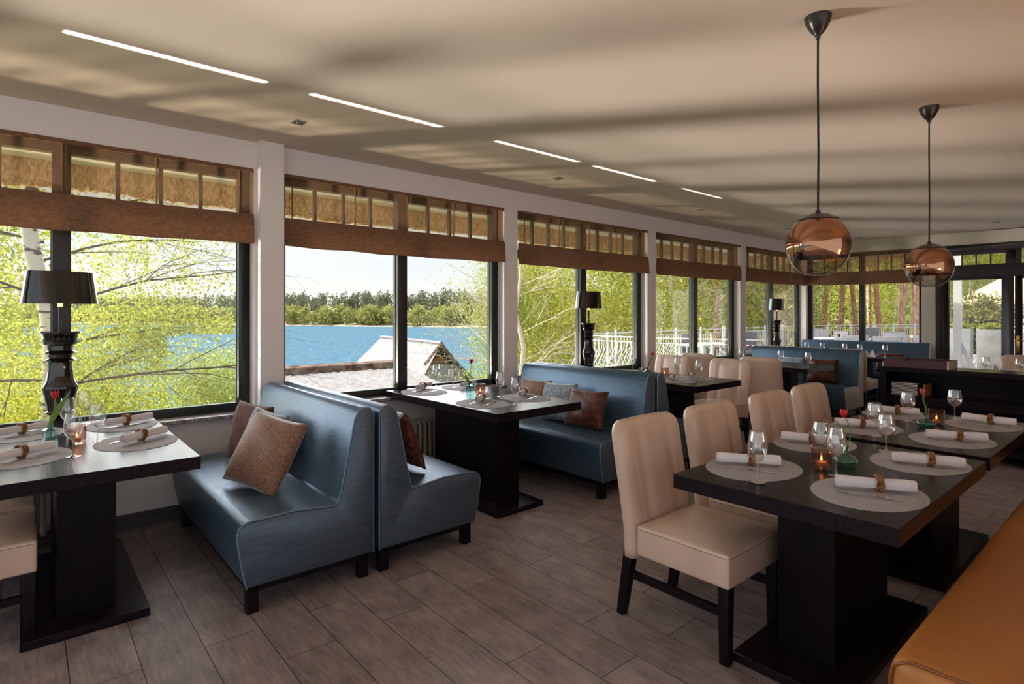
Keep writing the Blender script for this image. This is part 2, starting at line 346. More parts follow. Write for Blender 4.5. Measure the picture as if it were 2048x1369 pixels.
        o = bpy.data.objects.new(name, me); C.objects.link(o); o.parent = parent
        for k, v_ in props.items(): o[k] = v_
        return o
def thing(name, label, cat, loc=(0, 0, 0), rz=0, group=None):
    o = bpy.data.objects.new(name, None); C.objects.link(o); o.empty_display_size = .05
    o.location = loc; o.rotation_euler = (0, 0, rz); o['label'] = label; o['category'] = cat
    if group: o['group'] = group
    return o
def tag(o, label, cat, group=None, loc=None, rz=None, kind=None):
    o['label'] = label; o['category'] = cat
    if group: o['group'] = group
    if kind: o['kind'] = kind
    if loc is not None: o.location = loc
    if rz is not None: o.rotation_euler = (0, 0, rz)
    return o
def struct(o, label=None):
    o['kind'] = 'structure'
    if label: o['label'] = label
    return o
def dup(root, loc, rz, label, group=None):
    r = root.copy(); C.objects.link(r); r.location = loc; r.rotation_euler = (0, 0, rz); r['label'] = label
    if group: r['group'] = group
    for ch in list(root.children):
        c = ch.copy(); C.objects.link(c); c.parent = r
        for g in list(ch.children):
            d = g.copy(); C.objects.link(d); d.parent = c
    return r
def sempty(name, loc=(0, 0, 0), rz=0):
    o = bpy.data.objects.new(name, None); C.objects.link(o); o.location = loc; o.rotation_euler = (0, 0, rz); o['kind'] = 'structure'; return o
# ================================================================ ROOM
BAYS = [-2.34, .18, 2.70, 5.22, 7.74, 10.26]
HB = 1.165
Y0R, X1R = -3.7, 7.6
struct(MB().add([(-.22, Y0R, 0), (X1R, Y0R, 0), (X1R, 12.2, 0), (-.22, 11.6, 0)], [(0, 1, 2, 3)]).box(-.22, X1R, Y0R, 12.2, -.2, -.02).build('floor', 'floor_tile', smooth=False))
struct(MB().box(-.25, X1R, Y0R, 11.9, 2.8, 3.0).build('ceiling', 'ceiling_paint', smooth=False))
w = MB()
w.box(-.22, 0, Y0R, 11.45, 0, .685); w.box(-.22, 0, Y0R, 11.45, 2.59, 2.8)
for i, c in enumerate(BAYS):
    nxt = BAYS[i + 1] - HB if i + 1 < len(BAYS) else 11.45
    w.box(-.22, 0, c + HB, nxt, .685, 2.59)
w.box(-.22, 0, Y0R, BAYS[0] - HB, .685, 2.59)
w.box(0, .085, 1.365, 1.545, 0, 2.8)
w.box(-.22, .02, 11.40, 11.5, 0, 2.8)
struct(w.build('wall_left', 'plaster', smooth=False))
struct(MB().box(0, .012, Y0R, 11.42, 0, .105).build('baseboard_left', 'stone_skirting', smooth=False))
struct(MB().box(X1R, X1R + .15, 4.0, 12.2, 0, 2.8).build('wall_right', 'plaster_beige', smooth=False))
# ---- windows of the long side
def window(n, c, x=-.15, half=HB, back=False):
    r = sempty('window_%d' % n, (x, c, 0))
    f = MB()
    f.box(-.035, .045, -half, -half + .085, .715, 2.59).box(-.035, .045, half - .085, half, .715, 2.59)
    f.box(-.035, .045, -half, half, 2.525, 2.59).box(-.035, .045, -half, half, 2.09, 2.185).box(-.035, .045, -half, half, .70, .777)
    f.build('frame', 'frame_green', r, bevel=.006, seg=2)
    MB().box(-.04, .055, -.05, .05, .715, 2.59).build('mullion', 'frame_black', r, bevel=.006, seg=2)
    w1 = (half - .085 - .05) / 4
    for s in (-1, 1):
        for k in (1, 2, 3):
            y = s * (.05 + w1 * k)
            MB().box(-.015, .02, y - .0135, y + .0135, 2.185, 2.525).build('glazing_bar', 'frame_green', r)
        a, b = sorted((s * .05, s * (half - .085)))
        MB().box(-.003, .003, a, b, .777, 2.09).build('pane', 'window_glass', r, smooth=False)
        MB().box(-.003, .003, a, b, 2.185, 2.525).build('transom_pane', 'window_glass', r, smooth=False)
        MB().box(.0, .046, a, b, .777, .781).box(.0, .008, b - .006, b, .777, 2.09).build('gasket', 'gasket', r, smooth=False)
    return r
for i, c in enumerate(BAYS): window(i + 1, c)
for i, c in enumerate(BAYS):
    struct(MB().box(-.115, .055, c - HB + .003, c + HB - .003, .686, .716).build('trim_%d' % (i + 1), 'granite', bevel=.006, seg=2))
    struct(MB().box(-.42, -.2, c - HB, c + HB, .70, .72).build('trim_%d' % (i + 11), 'concrete', smooth=False))
# ---- roman blinds
def blind(label, loc, half, rz=0, seed=0, wav=.004, cat='blind'):
    rnd = random.Random(seed); t = thing('roman_blind', label, cat, loc, rz, 'sheer brown roman blinds')
    ph = [rnd.uniform(0, 6) for _ in range(4)]
    def wave(y, z): return wav * (math.sin(y * 9 + ph[0]) + .6 * math.sin(y * 23 + ph[1] + z * 3)) * (2.59 - z) * 2.2
    ny, nz = 48, 7; v = []; f = []
    for j in range(nz):
        z = 2.588 - (2.588 - 2.222) * j / (nz - 1)
        for i in range(ny + 1):
            y = -half + 2 * half * i / ny; v.append((wave(y, z), y, z))
    for j in range(nz - 1):
        for i in range(ny):
            a = j * (ny + 1) + i; f.append((a, a + 1, a + ny + 2, a + ny + 1))
    MB().add(v, f).build('sheer_panel', 'blind_sheer', t, fix=False)
    prof = [(-.006, 2.24), (.010, 2.238), (.022, 2.20), (.030, 2.12), (.034, 2.05), (.040, 2.035), (.036, 2.02), (.020, 2.012), (.004, 2.016), (-.006, 2.04)]
    v = []; f = []; n = len(prof)
    for i in range(ny + 1):
        y = (-half + 2 * half * i / ny) * 1.004
        sag = .010 * math.cos(y / half * 1.5) + .003 * math.sin(y * 11 + ph[2])
        for (x, z) in prof:
            k = (2.24 - z) / .22; v.append((x + wave(y, z) * (.4 + k), y, z - sag * k))
    for i in range(ny):
        for k in range(n): f.append((i * n + k, i * n + (k + 1) % n, (i + 1) * n + (k + 1) % n, (i + 1) * n + k))
    f.append(tuple(range(n))[::-1]); f.append(tuple(ny * n + k for k in range(n)))
    MB().add(v, f).build('folded_hem', 'blind_fold', t)
    MB().box(-.012, .012, -half, half, 2.562, 2.59).build('head_rail', 'blind_fold', t)
    for y in (-half * .92, -half * .45, 0, half * .45, half * .92):
        MB().box(-.012, -.008, y - .005, y + .005, 2.23, 2.565).build('tape', 'blind_fold', t)
    return t
names = ['leftmost brown roman blind behind the camera edge', 'sheer brown roman blind above the birch tree window, first from the left',
         'sheer brown roman blind above the lake view window, second from the left', 'sheer brown roman blind above the middle blue bench, third from the left',
         'sheer brown roman blind between the third and fifth piers, fourth from the left', 'sheer brown roman blind ending at the room corner, on the long window side']
for i, c in enumerate(BAYS[1:]):
    blind(names[i + 1], (.004, c, 0), HB - .012, seed=i, wav=.0025 if i < 2 else .006)
# ---- rear wall, a little out of square
AB = math.atan(.09); BO = (0, 11.42, 0)
def bw(o): o.location = BO; o.rotation_euler = (0, 0, AB); return o
w = MB()
w.box(0, 2.04, 0, .25, 2.59, 2.8); w.box(2.04, 4.3, 0, .25, 2.59, 2.8); w.box(0, 1.84, 0, .25, 0, .70); w.box(1.84, 2.04, 0, .25, 0, 2.59)
w.box(-.1, .03, 0, .25, .70, 2.59); w.box(4.3, 7.9, 0, .25, 0, 2.8)
struct(bw(w.build('wall_rear', 'plaster_beige', smooth=False)))
r = sempty('window_7', BO, AB)
f = MB().box(.03, .10, .10, .17, .70, 2.59).box(1.79, 1.84, .10, .17, .70, 2.59).box(.03, 1.84, .10, .17, 2.525, 2.59).box(.03, 1.84, .10, .17, 2.09, 2.19).box(.03, 1.84, .10, .17, .70, .775)
f.build('frame', 'frame_black', r, bevel=.005, seg=2)
MB().box(.89, .98, .08, .18, .70, 2.59).build('mullion', 'frame_black', r, bevel=.005, seg=2)
for a, b in ((.10, .89), (.98, 1.79)):
    MB().box(a, b, .132, .138, .775, 2.09).build('pane', 'window_glass', r, smooth=False)
    MB().box(a, b, .132, .138, 2.19, 2.525).build('transom_pane', 'window_glass', r, smooth=False)
    for k in (1, 2, 3):
        x = a + (b - a) * k / 4; MB().box(x - .012, x + .012, .12, .15, 2.19, 2.525).build('glazing_bar', 'frame_black', r)
t = blind('sheer brown roman blind on the rear wall beside the dark doors', (0, 0, 0), .90, seed=9, wav=.003)
o2 = Vector((.93, -.004, 0)); R = Matrix.Rotation(AB, 3, 'Z'); p = R @ o2
t.location = (p.x + BO[0], p.y + BO[1], 0); t.rotation_euler = (0, 0, AB - PI / 2)
# ---- double door in the rear wall
r = sempty('door_1', BO, AB)
fr = MB().box(2.04, 2.11, -.02, .13, 0, 2.59).box(2.04, 4.3, -.02, .13, 2.49, 2.59).box(2.04, 4.3, -.02, .13, 2.06, 2.26).box(4.23, 4.3, -.02, .13, 0, 2.59)
fr.box(3.04, 3.11, 0, .12, 2.26, 2.49)
fr.build('frame', 'door_frame_wood', r, bevel=.008, seg=2)
MB().box(2.11, 2.20, 0, .1, 2.26, 2.49).box(2.92, 3.04, 0, .1, 2.26, 2.49).box(2.11, 3.04, 0, .1, 2.43, 2.49).box(2.11, 3.04, 0, .1, 2.24, 2.265).build('transom_frame', 'door_frame_wood', r, bevel=.004, seg=2)
for k in (1, 2, 3):
    x = 2.20 + .72 * k / 4; MB().box(x - .01, x + .01, .03, .06, 2.26, 2.43).build('glazing_bar', 'door_frame_wood', r)
MB().box(2.2, 2.92, .045, .05, 2.26, 2.43).box(3.15, 4.1, .045, .05, 2.26, 2.43).build('transom_pane', 'window_glass', r, smooth=False)
def leaf(x0, x1, gl, gr, side):
    d = MB().box(x0, gl, -.01, .06, .02, 2.11).box(gr, x1, -.01, .06, .02, 2.11).box(gl, gr, -.01, .06, 2.02, 2.11).box(gl, gr, -.01, .06, .02, .35).build('door_leaf', 'door_frame_wood', r, bevel=.006, seg=2)
    MB().box(gl, gr, .02, .026, .35, 2.02).build('pane', 'window_glass', d, smooth=False)
    return d
leaf(2.11, 3.02, 2.21, 2.875, 1)
d = leaf(3.03, 4.0, 3.115, 3.87, 0)
MB().box(3.045, 3.09, -.018, -.01, .86, 1.13).build('lock_plate', 'brass', d, bevel=.004, seg=2)
MB().tube([(3.067, -.018, 1.06), (3.067, -.05, 1.06), (3.09, -.062, 1.065), (3.13, -.062, 1.05), (3.18, -.058, 1.062)], .009, 8).build('handle', 'brass', d)
# ---- recessed spots in the ceiling
def downlight(label, x, y, rz=.35):
    t = thing('recessed_downlight', label, 'ceiling spot', (x, y, 2.8), 0, 'square recessed spots')
    MB().box(-.045, .045, -.045, -.028, -.004, .002).box(-.045, .045, .028, .045, -.004, .002).box(-.045, -.028, -.028, .028, -.004, .002).box(.028, .045, -.028, .028, -.004, .002).build('trim_ring', 'steel', t, bevel=.0015, seg=1)
    MB().box(-.03, .03, -.03, .03, -.0025, .001).build('recess', 'downlight_dark', t)
    MB().lathe([(.0, -.006), (.014, -.006), (.017, -.002)], 16).build('lamp_face', 'chrome', t)
for i, (x, y) in enumerate([(.68, 1.44), (.70, 3.97), (.69, 6.55), (.70, 9.07), (2.95, 10.7)]):
    downlight(['square recessed ceiling spot nearest the camera, above the left blue benches', 'square recessed ceiling spot second in the row along the windows',
               'square recessed ceiling spot third in the row along the windows', 'square recessed ceiling spot partly behind the nearer copper pendant',
               'square recessed ceiling spot in front of the dark doors'][i], x, y)
t = thing('speaker_grille', 'small round white vent in the ceiling near the rear corner', 'ceiling vent', (1.05, 11.0, 2.8))
MB().lathe([(.07, .0), (.09, -.004), (.10, 0)], 24).build('rim', 'white_paint', t); MB().lathe([(0, -.003), (.07, -.003), (.07, 0)], 24).build('grille', 'downlight_dark', t)
# ---- radiators
def radiator(label, y0, n, z0=.14, z1=.46):
    t = thing('column_radiator', label, 'radiator', (.10, y0, 0), 0, 'column radiators under the windows')
    for k in range(n):
        y = k * .052
        MB().tube([(-.05, y, z0), (-.05, y, z1), (-.03, y, z1 + .02), (.03, y, z1 + .02), (.05, y, z1), (.05, y, z0), (.03, y, z0 - .02), (-.03, y, z0 - .02), (-.05, y, z0)], .017, 8).build('rib', 'radiator_enamel', t)
    MB().tube([(0, -.03, z1), (0, n * .052, z1)], .018, 8).build('upper_pipe', 'radiator_enamel', t); MB().tube([(0, -.03, z0), (0, n * .052, z0)], .018, 8).build('lower_pipe', 'radiator_enamel', t)
    MB().box(-.015, .015, .0, .02, 0, z0).box(-.015, .015, (n - 2) * .052, (n - 2) * .052 + .02, 0, z0).build('foot', 'radiator_enamel', t)
radiator('cream column radiator under the window beside the far left table', -.75, 17, z1=.50)
radiator('cream column radiator under the lake window between blue bench and table', 2.22, 16, z1=.46)
# ================================================================ FURNITURE
# ---- blue booths
def bench_proto():
    t = thing('upholstered_bench', '', 'bench', (0, 0, 0))
    Lx = 1.60
    prof = [(.045, .14), (.02, .26), (.0, .40), (.012, .438), (.05, .462), (.28, .468), (.47, .448), (.505, .455), (.525, .52), (.565, .72), (.60, .89), (.622, .93), (.655, .952), (.69, .945), (.712, .915), (.712, .14)]
    uph = MB().prism(prof, 0, Lx, 'x').build('upholstery', 'blue_leather', t, bevel=.02, seg=3, angle=.9)
    MB().prism([(.05, .145), (.02, .26), (.004, .40), (.016, .435), (.05, .455), (.28, .461), (.47, .441), (.51, .45), (.53, .52), (.57, .72), (.605, .89), (.626, .926), (.655, .946), (.69, .94), (.706, .915), (.706, .145)], Lx - .004, Lx + .003, 'x').build('side_panel', 'blue_side', t, bevel=.002, seg=1, angle=.9)
    pts = [(Lx - .002, y, z) for y, z in prof]
    MB().tube(pts, .0045, 6).build('piping', 'blue_piping', uph)
    MB().box(.03, Lx - .03, .06, .10, .105, .145).box(.03, Lx - .03, .65, .69, .105, .145).box(.03, .07, .06, .69, .105, .145).box(Lx - .07, Lx - .03, .06, .69, .105, .145).build('base_frame', 'chair_leg_wood', t)
    for x in (.03, Lx - .085):
        for y in (.055, .64): MB().box(x, x + .055, y, y + .055, 0, .14).build('leg', 'chair_leg_wood', t, bevel=.003, seg=2)
    return t
bp0 = bench_proto(); bp0.location = (.13, .765, 0); bp0['label'] = 'blue bench left of centre with a shiny copper velvet cushion on its seat'; bp0['group'] = 'blue leather booth benches'
G = 'blue leather booth benches'
def bench(y, facing, label, x=.13, z=0):
    if facing < 0: return dup(bp0, (x, y, z), 0, label, G)   # seat towards -Y
    r = dup(bp0, (x, y, z), 0, label, G); r.scale = (1, -1, 1); return r
bench(2.225, 1, 'blue bench left of centre, its back against the cushioned near bench')
bench(3.395, -1, 'blue bench in the middle with three cushions, facing the camera')
bench(4.865, 1, 'blue bench turned away, its back touching the middle cushioned bench')
bench(8.43, -1, 'blue bench in the right background with beige side panel and a brown cushion')
for o in C.objects:
    if o.get('label', '').startswith('blue bench in the right background'):
        for ch in o.children:
            if ch.name.startswith('side_panel'):
                ch.data = ch.data.copy(); ch.data.materials[0] = MATS['beige_side']; ch['label'] = 'pale beige side panel'
# rear bench along the back wall, slightly longer
t = thing('upholstered_bench', 'long blue bench along the rear window wall', 'bench', (.05, 10.79, 0), AB, G)
prof = [(.04, .14), (.0, .40), (.05, .46), (.33, .455), (.36, .52), (.42, .90), (.45, .97), (.50, .985), (.52, .95), (.52, .14)]
MB().prism(prof, 0, 1.99, 'x').build('upholstery', 'blue_leather', t, bevel=.015, seg=3, angle=.9)
MB().prism([(y, z) for y, z in prof], 1.985, 2.0, 'x').build('side_panel', 'beige_side', t, bevel=.002, seg=1, label='pale beige side panel')
MB().box(.04, 1.95, .06, .46, .10, .142).build('base_frame', 'chair_leg_wood', t)
for x in (.03, 1.9):
    for y in (.05, .42): MB().box(x, x + .055, y, y + .055, 0, .14).build('leg', 'chair_leg_wood', t)

# ---- orange bench, lower right
t = thing('upholstered_bench', 'caramel orange leather bench seat in the lower right corner', 'bench', (4.09, 1.93, 0))
se = MB().box(0, .56, 0, 3.3, .16, .465).build('seat', 'orange_leather', t, bevel=.05, seg=5, angle=1.2)
MB().box(.50, .62, 0, 3.3, .30, .95).build('backrest', 'orange_leather', t, bevel=.04, seg=4, angle=1.2)
MB().tube([(.0, .03, .17), (.002, .012, .40), (.012, .006, .44), (.05, .012, .462), (.5, .012, .462)], .005, 6).build('piping', 'orange_piping', se)
MB().box(.04, .58, .04, 3.26, .10, .17).build('base_frame', 'chair_leg_wood', t)
for x in (.04, .52):
    for y in (.04, 1.6, 3.2): MB().box(x, x + .055, y, y + .055, 0, .12).build('leg', 'chair_leg_wood', t)

# ---- pedestal tables
def table(label, x0, x1, y0, y1, ped, plate, grain, h=.77, edge=None):
    cx, cy = (x0 + x1) / 2, (y0 + y1) / 2
    t = thing('pedestal_table', label, 'table', (cx, cy, 0), 0, 'dark wenge pedestal tables')
    MB().box(x0 - cx, x1 - cx, y0 - cy, y1 - cy, h - .062, h).build('tabletop', grain, t, bevel=.002, seg=1)
    a = ped; MB().box(a[0] - cx, a[1] - cx, a[2] - cy, a[3] - cy, .04, h - .062).build('column', 'wenge_z', t, bevel=.002, seg=1)
    a = plate; MB().box(a[0] - cx, a[1] - cx, a[2] - cy, a[3] - cy, 0, .04).build('base_plate', 'wenge_y', t, bevel=.003, seg=1)
    return t
table('dark wooden table nearest the camera at lower right, set for four', 3.212, 4.058, 2.152, 3.458, (3.52, 3.75, 2.475, 3.11), (3.417, 3.857, 2.275, 3.34), 'wenge_y')
table('dark wooden table directly behind the nearest right table', 3.212, 4.058, 3.545, 4.85, (3.52, 3.75, 3.87, 4.50), (3.417, 3.857, 3.67, 4.735), 'wenge_y')
table('dark wooden table cut off by the left photo edge, under the black lamp', .03, 1.525, -.20, .655, (.46, 1.245, .11, .34), (.26, 1.395, -.02, .462), 'wenge_x')
table('dark wooden table at the lake window between the blue benches', -.03, 1.572, 2.49, 3.35, (.46, 1.30, 2.70, 2.935), (.27, 1.488, 2.565, 3.02), 'wenge_x')
table('dark wooden table behind the paired middle benches, with beige chairs beyond', .03, 1.66, 4.88, 5.74, (.5, 1.36, 5.10, 5.33), (.3, 1.55, 4.97, 5.45), 'wenge_x')
table('dark wooden table before the far blue bench with the brown cushion', -.03, 1.62, 7.50, 8.36, (.5, 1.32, 7.72, 7.95), (.3, 1.5, 7.6, 8.1), 'wenge_x')
table('dark wooden table by the rear window, set with folded napkins', .05, 1.84, 10.12, 10.86, (.5, 1.4, 10.4, 10.62), (.3, 1.6, 10.25, 10.75), 'wenge_x')
table('dark wooden table behind the sideboard, set with folded napkins', 2.95, 4.9, 8.25, 9.05, (3.4, 4.4, 8.5, 8.75), (3.2, 4.6, 8.4, 8.9), 'wenge_x')

# ---- beige chairs
def chair_proto():
    t = thing('dining_chair', '', 'chair', (0, 0, 0))   # faces +X
    hw = .245
    # seat: boxed cushion, domed
    nx, ny = 10, 10; v = []; f = []
    def top(x, y): return .478 + .022 * (1 - (2 * (x - .02) / .5) ** 4) * (1 - (y / hw) ** 4)
    MBs = MB(); x0, x1 = -.19, .275
    for i in range(nx + 1):
        for j in range(ny + 1):
            x = x0 + (x1 - x0) * i / nx; y = -hw + 2 * hw * j / ny
            v.append((x, y, .466 + .036 * (1 - abs(2 * i / nx - 1) ** 2.6) * (1 - abs(2 * j / ny - 1) ** 2.6)))
    for i in range(nx):
        for j in range(ny): a = i * (ny + 1) + j; f.append((a, a + ny + 1, a + ny + 2, a + 1))
    ring = [j for j in range(ny + 1)] + [i * (ny + 1) + ny for i in range(1, nx + 1)] + [nx * (ny + 1) + j for j in range(ny - 1, -1, -1)] + [i * (ny + 1) for i in range(nx - 1, 0, -1)]
    o = len(v); m_ = len(ring)
    for k in ring: v.append((v[k][0], v[k][1], .325))
    for k in range(m_): f.append((ring[k], ring[(k + 1) % m_], o + (k + 1) % m_, o + k))
    f.append(tuple(o + k for k in range(m_)))
    se = MB().add(v, f).build('seat', 'beige_leather', t, bevel=.012, seg=3, angle=1.4)
    MB().tube([(x0, -hw - .0005, .452), (x1 - .012, -hw - .0005, .452), (x1 + .0005, -hw + .012, .452), (x1 + .0005, hw - .012, .452), (x1 - .012, hw + .0005, .452), (x0, hw + .0005, .452)], .0016, 6).build('seat_seam', 'beige_seam', se)
    # back: raked, softly rounded slab with a puffed centre panel between two seams
    NC, NR = 30, 22; v = []; f = []
    def cpos(i):
        u = -1 + 2 * i / NC; return math.copysign(1 - (1 - abs(u)) ** 1.6, u)
    def BP(front, c, r):
        k = abs(c); zt = .945 - .008 * c * c - .050 * max(0, (k - .70) / .30) ** 2.4
        z = .30 + (zt - .30) * r
        mid = -.238 - .085 * max(0, (z - .40) / .54) ** 1.15 - .012 * (1 - k * k) * r
        th = .048 * (max(0, 1 - k ** 9)) ** .5 * (max(0, 1 - r ** 26)) ** .5
        x = mid + (th if front else -th)
        if front:
            x += (.014 * max(0, 1 - (k / .44) ** 4) * math.sin(PI * min(1, r * 1.1)) - .008 * math.exp(-((k - .44) / .05) ** 2) * (r > .15)) * (1 - r ** 26) ** .5
            x += .003 * math.sin(c * 31 + 2 * r) * math.sin(PI * r) * (1 - k ** 4)
        return (x, c * (hw + .006 + .012 * r), z)
    rs_ = [1 - (1 - j / NR) ** 1.5 for j in range(NR + 1)]
    for fr_ in (1, 0):
        for r_ in rs_:
            for i in range(NC + 1): v.append(BP(fr_, cpos(i), r_))
    W1 = NC + 1; O = W1 * (NR + 1)
    for o_ in (0, O):
        for j in range(NR):
            for i in range(NC): q = o_ + j * W1 + i; f.append((q, q + 1, q + W1 + 1, q + W1))
    f.append(tuple(range(W1)) + tuple(O + i for i in range(NC - 1, 0, -1)))
    bk = MB().add(v, f).build('backrest', 'beige_leather', t, angle=2.0)
    for cc in (-.44, .44):
        MB().tube([(lambda p: (p[0] + .0008, p[1], p[2]))(BP(1, cc, r_)) for r_ in rs_[3:-1]], .0022, 5).build('back_seam', 'beige_seam', bk)
    for s in (-1, 1):
        y = s * .215
        MB().frustum((-.27 - .03, y, 0), (.020, .020), (-.245, y, .33), (.027, .024)).build('rear_leg', 'chair_leg_wood', t, bevel=.003, seg=2)
        MB().frustum((.245, y, 0), (.020, .020), (.245, y, .33), (.025, .025)).build('front_leg', 'chair_leg_wood', t, bevel=.003, seg=2)
        MB().box(-.26, .235, y - .012, y + .012, .195, .228).build('stretcher', 'chair_leg_wood', t)
    return t
cp = chair_proto(); cp.location = (3.17, 2.445, 0); cp['group'] = 'beige leather dining chairs'
cp['label'] = 'beige leather chair nearest the camera at the front right table'
GC = 'beige leather dining chairs'
def chair(x, y, deg, label): return dup(cp, (x, y, 0), math.radians(deg), label, GC)
chair(3.17, 3.075, 0, 'beige leather chair second from the camera in the right row')
chair(3.17, 3.83, 0, 'beige leather chair third from the camera in the right row')
chair(3.17, 4.46, 0, 'beige leather chair at the far end of the right row of four')
chair(1.115, -.235, 90, 'beige chair seat at the lower left photo edge, nearer the camera')
chair(.50, -.235, 90, 'beige chair seat at the left photo edge, nearer the window')
chair(.50, 5.93, -90, 'beige chair facing the camera beside the window, behind the red tulip table')
chair(1.27, 5.93, -90, 'beige chair facing the camera, left of the two wide backs, away from window')
chair(.50, 7.13, 90, 'beige chair back seen between the two camera facing chairs')
chair(1.34, 7.13, 90, 'beige chair back turned to the camera in front of the far blue bench')
chair(.32, 9.72, 90, 'beige chair behind the far blue bench, nearest the window')
chair(.865, 9.72, 90, 'beige chair behind the far blue bench, second from the window')
chair(1.42, 9.72, 90, 'beige chair behind the far blue bench, its seat showing beside the sideboard')
chair(3.42, 9.28, -90, 'brown beige chair back at the right edge beyond the sideboard')
chair(4.10, 9.28, -90, 'second chair back at the right photo edge beyond the sideboard')

# ---- sideboard with box
SBY = 7.07
t = thing('sideboard', 'dark open sideboard in the right background with menus on its shelf', 'sideboard', (2.55, SBY, 0))
W_, D_, H_ = 2.9, .42, .90
MB().box(0, W_, 0, D_, H_ - .05, H_).build('worktop', 'wenge_x', t, bevel=.002, seg=1)
for x in (0, .0 + 1.18, W_ - .06): MB().box(x, x + .055, .004, D_, 0, H_ - .05).build('upright', 'wenge_z', t)
MB().box(.055, W_ - .06, .02, D_, .56, .60).build('shelf', 'wenge_x', t); MB().box(.055, W_ - .06, .03, D_, .10, .14).build('shelf', 'wenge_x', t)
MB().box(.055, W_ - .06, .015, .035, .52, .56).build('shelf_lip', 'wenge_x', t); MB().box(0, W_, D_ - .02, D_, 0, H_ - .05).build('back_panel', 'wenge_x', t)
t = thing('tray_box', 'low reddish dark wooden box with compartments on the left end of the sideboard', 'box', (2.575, SBY + .03, H_))
MB().box(0, .56, 0, .02, 0, .082).build('front_board', 'purple_wood', t); MB().box(0, .56, .34, .36, 0, .082).build('back_board', 'purple_wood', t)
MB().box(.56, .575, 0, .36, 0, .082).build('end_board', 'beige_side', t, label='pale worn end board'); MB().box(-.015, 0, 0, .36, 0, .05).build('end_board', 'beige_side', t, label='pale worn end board')
for k in range(1, 4): MB().box(.14 * k - .006, .14 * k + .006, .02, .34, 0, .076).build('divider', 'purple_wood', t)
MB().box(0, .56, .02, .34, 0, .008).build('bottom', 'purple_wood', t)
m = mat('menu_cover', (.04, .02, .02), .6)
for k in range(9):
    z = .6005 + k * .0155
    o = thing('menu_folder', 'menu folder lying in the pile on the left sideboard shelf', 'menu', (2.64 + .004 * ((k * 7) % 3), SBY + .05, z), 0, 'menus piled in the sideboard')
    MB().box(0, .24, 0, .27, 0, .0135).build('cover', 'menu_cover', o); MB().box(.002, .235, -.003, .265, .004, .0095).build('pages', 'white_paint', o)
o = tag(MB().box(0, .012, 0, .26, 0, .13).build('menu_board', 'gable_wood'), 'reddish brown board standing right of the menu pile', 'board', loc=(2.93, SBY + .05, .6005))

# ---- pendants
def pendant(label, x, y, zc=1.777, r=.132):
    t = thing('pendant_lamp', label, 'pendant lamp', (x, y, 0), 0, 'copper ball pendants')
    n = 22
    def rad(a): return r * math.sin(a)
    up = [(max(1e-4, r * math.sin(PI * k / 40)), zc + r * 1.07 * math.cos(PI * k / 40)) for k in range(5, 26)]
    lo = [(max(1e-4, r * math.sin(PI * k / 40)), zc + r * 1.07 * math.cos(PI * k / 40) + (.0016 * (k - 35) if k > 35 else 0)) for k in range(25, 41)]
    MB().shell(up, 64).build('copper_half', 'copper_mirror', t, angle=3)
    MB().shell(lo, 64).build('clear_half', 'clear_ball_glass', t, angle=3)
    MB().lathe([(0, zc + r * 1.07 + .02), (.008, zc + r * 1.07 + .018), (.012, zc + r * 1.07 + .004), (.03, zc + r * 1.065), (.055, zc + r * 1.0), (.084, zc + r * .86), (.084, zc + r * .845), (.0, zc + r * .845)], 32).build('cap', 'black_cap', t)
    MB().tube([(0, 0, zc + r * 1.07 + .015), (.002, 0, 2.2), (-.001, .001, 2.5), (0, 0, 2.74)], .0048, 8).build('cord', 'cord_black', t)
    MB().lathe([(0, 2.7), (.008, 2.7), (.012, 2.715), (.03, 2.735), (.05, 2.77), (.056, 2.7995), (0, 2.7995)], 32).build('ceiling_rose', 'black_cap', t)
    MB().lathe([(0, zc + .02), (.02, zc + .03), (.028, zc + .06), (.022, zc + .10), (.018, zc + .13), (0, zc + .13)], 20).build('bulb', 'bulb_glass', t)
pendant('copper and glass ball pendant hanging nearer the camera, left of two', 3.60, 2.695)
pendant('copper and glass ball pendant farther away, right of two', 3.61, 4.42)

# ---- black sill lamps
def sill_lamp_proto():
    t = thing('baluster_lamp', '', 'lamp', (0, 0, 0))
    prof = [(0, 0), (.053, 0), (.055, .012), (.048, .03), (.048, .09), (.055, .108), (.074, .120), (.078, .126), (.066, .135), (.070, .17), (.092, .27), (.094, .285), (.086, .30), (.072, .33), (.060, .42), (.062, .445), (.084, .458), (.060, .472), (.062, .492), (.088, .506), (.064, .52), (.066, .55), (.086, .56), (.092, .62), (.106, .632), (.104, .642), (0, .642)]
    MB().lathe(prof, 40, sx=.70, sy=1.0).build('turned_body', 'black_lacquer', t, angle=.8)
    MB().tube([(0, 0, .64), (0, 0, .84)], .009, 12).build('stem', 'lamp_stem', t)
    MB().lathe([(0, .80), (.014, .80), (.014, .835), (0, .835)], 14).build('socket', 'lamp_bulb', t)
    sh = [(.198, .820), (.172, 1.022)]; n = 56; v = []; f = []
    for (r, z) in sh + [(r - .004, z) for r, z in reversed(sh)]:
        for k in range(n): a = 2 * PI * k / n; v.append((r * .66 * math.cos(a), r * math.sin(a), z))
    for i in range(4):
        for k in range(n): f.append((i * n + k, i * n + (k + 1) % n, ((i + 1) % 4) * n + (k + 1) % n, ((i + 1) % 4) * n + k))
    MB().add(v, f).build('shade', 'black_lacquer', t, angle=.8)
    return t
lp = sill_lamp_proto(); lp.location = (-.015, .17, .716); lp['label'] = 'large black lacquered lamp at the left by the birch tree'; lp['group'] = 'black baluster lamps on the window sill'
dup(lp, (-.015, 5.22, .716), 0, 'black lacquered lamp in the third window, above the middle bench', 'black baluster lamps on the window sill')
dup(lp, (-.015, 10.26, .716), 0, 'small distant black lamp in the window next to the room corner', 'black baluster lamps on the window sill')

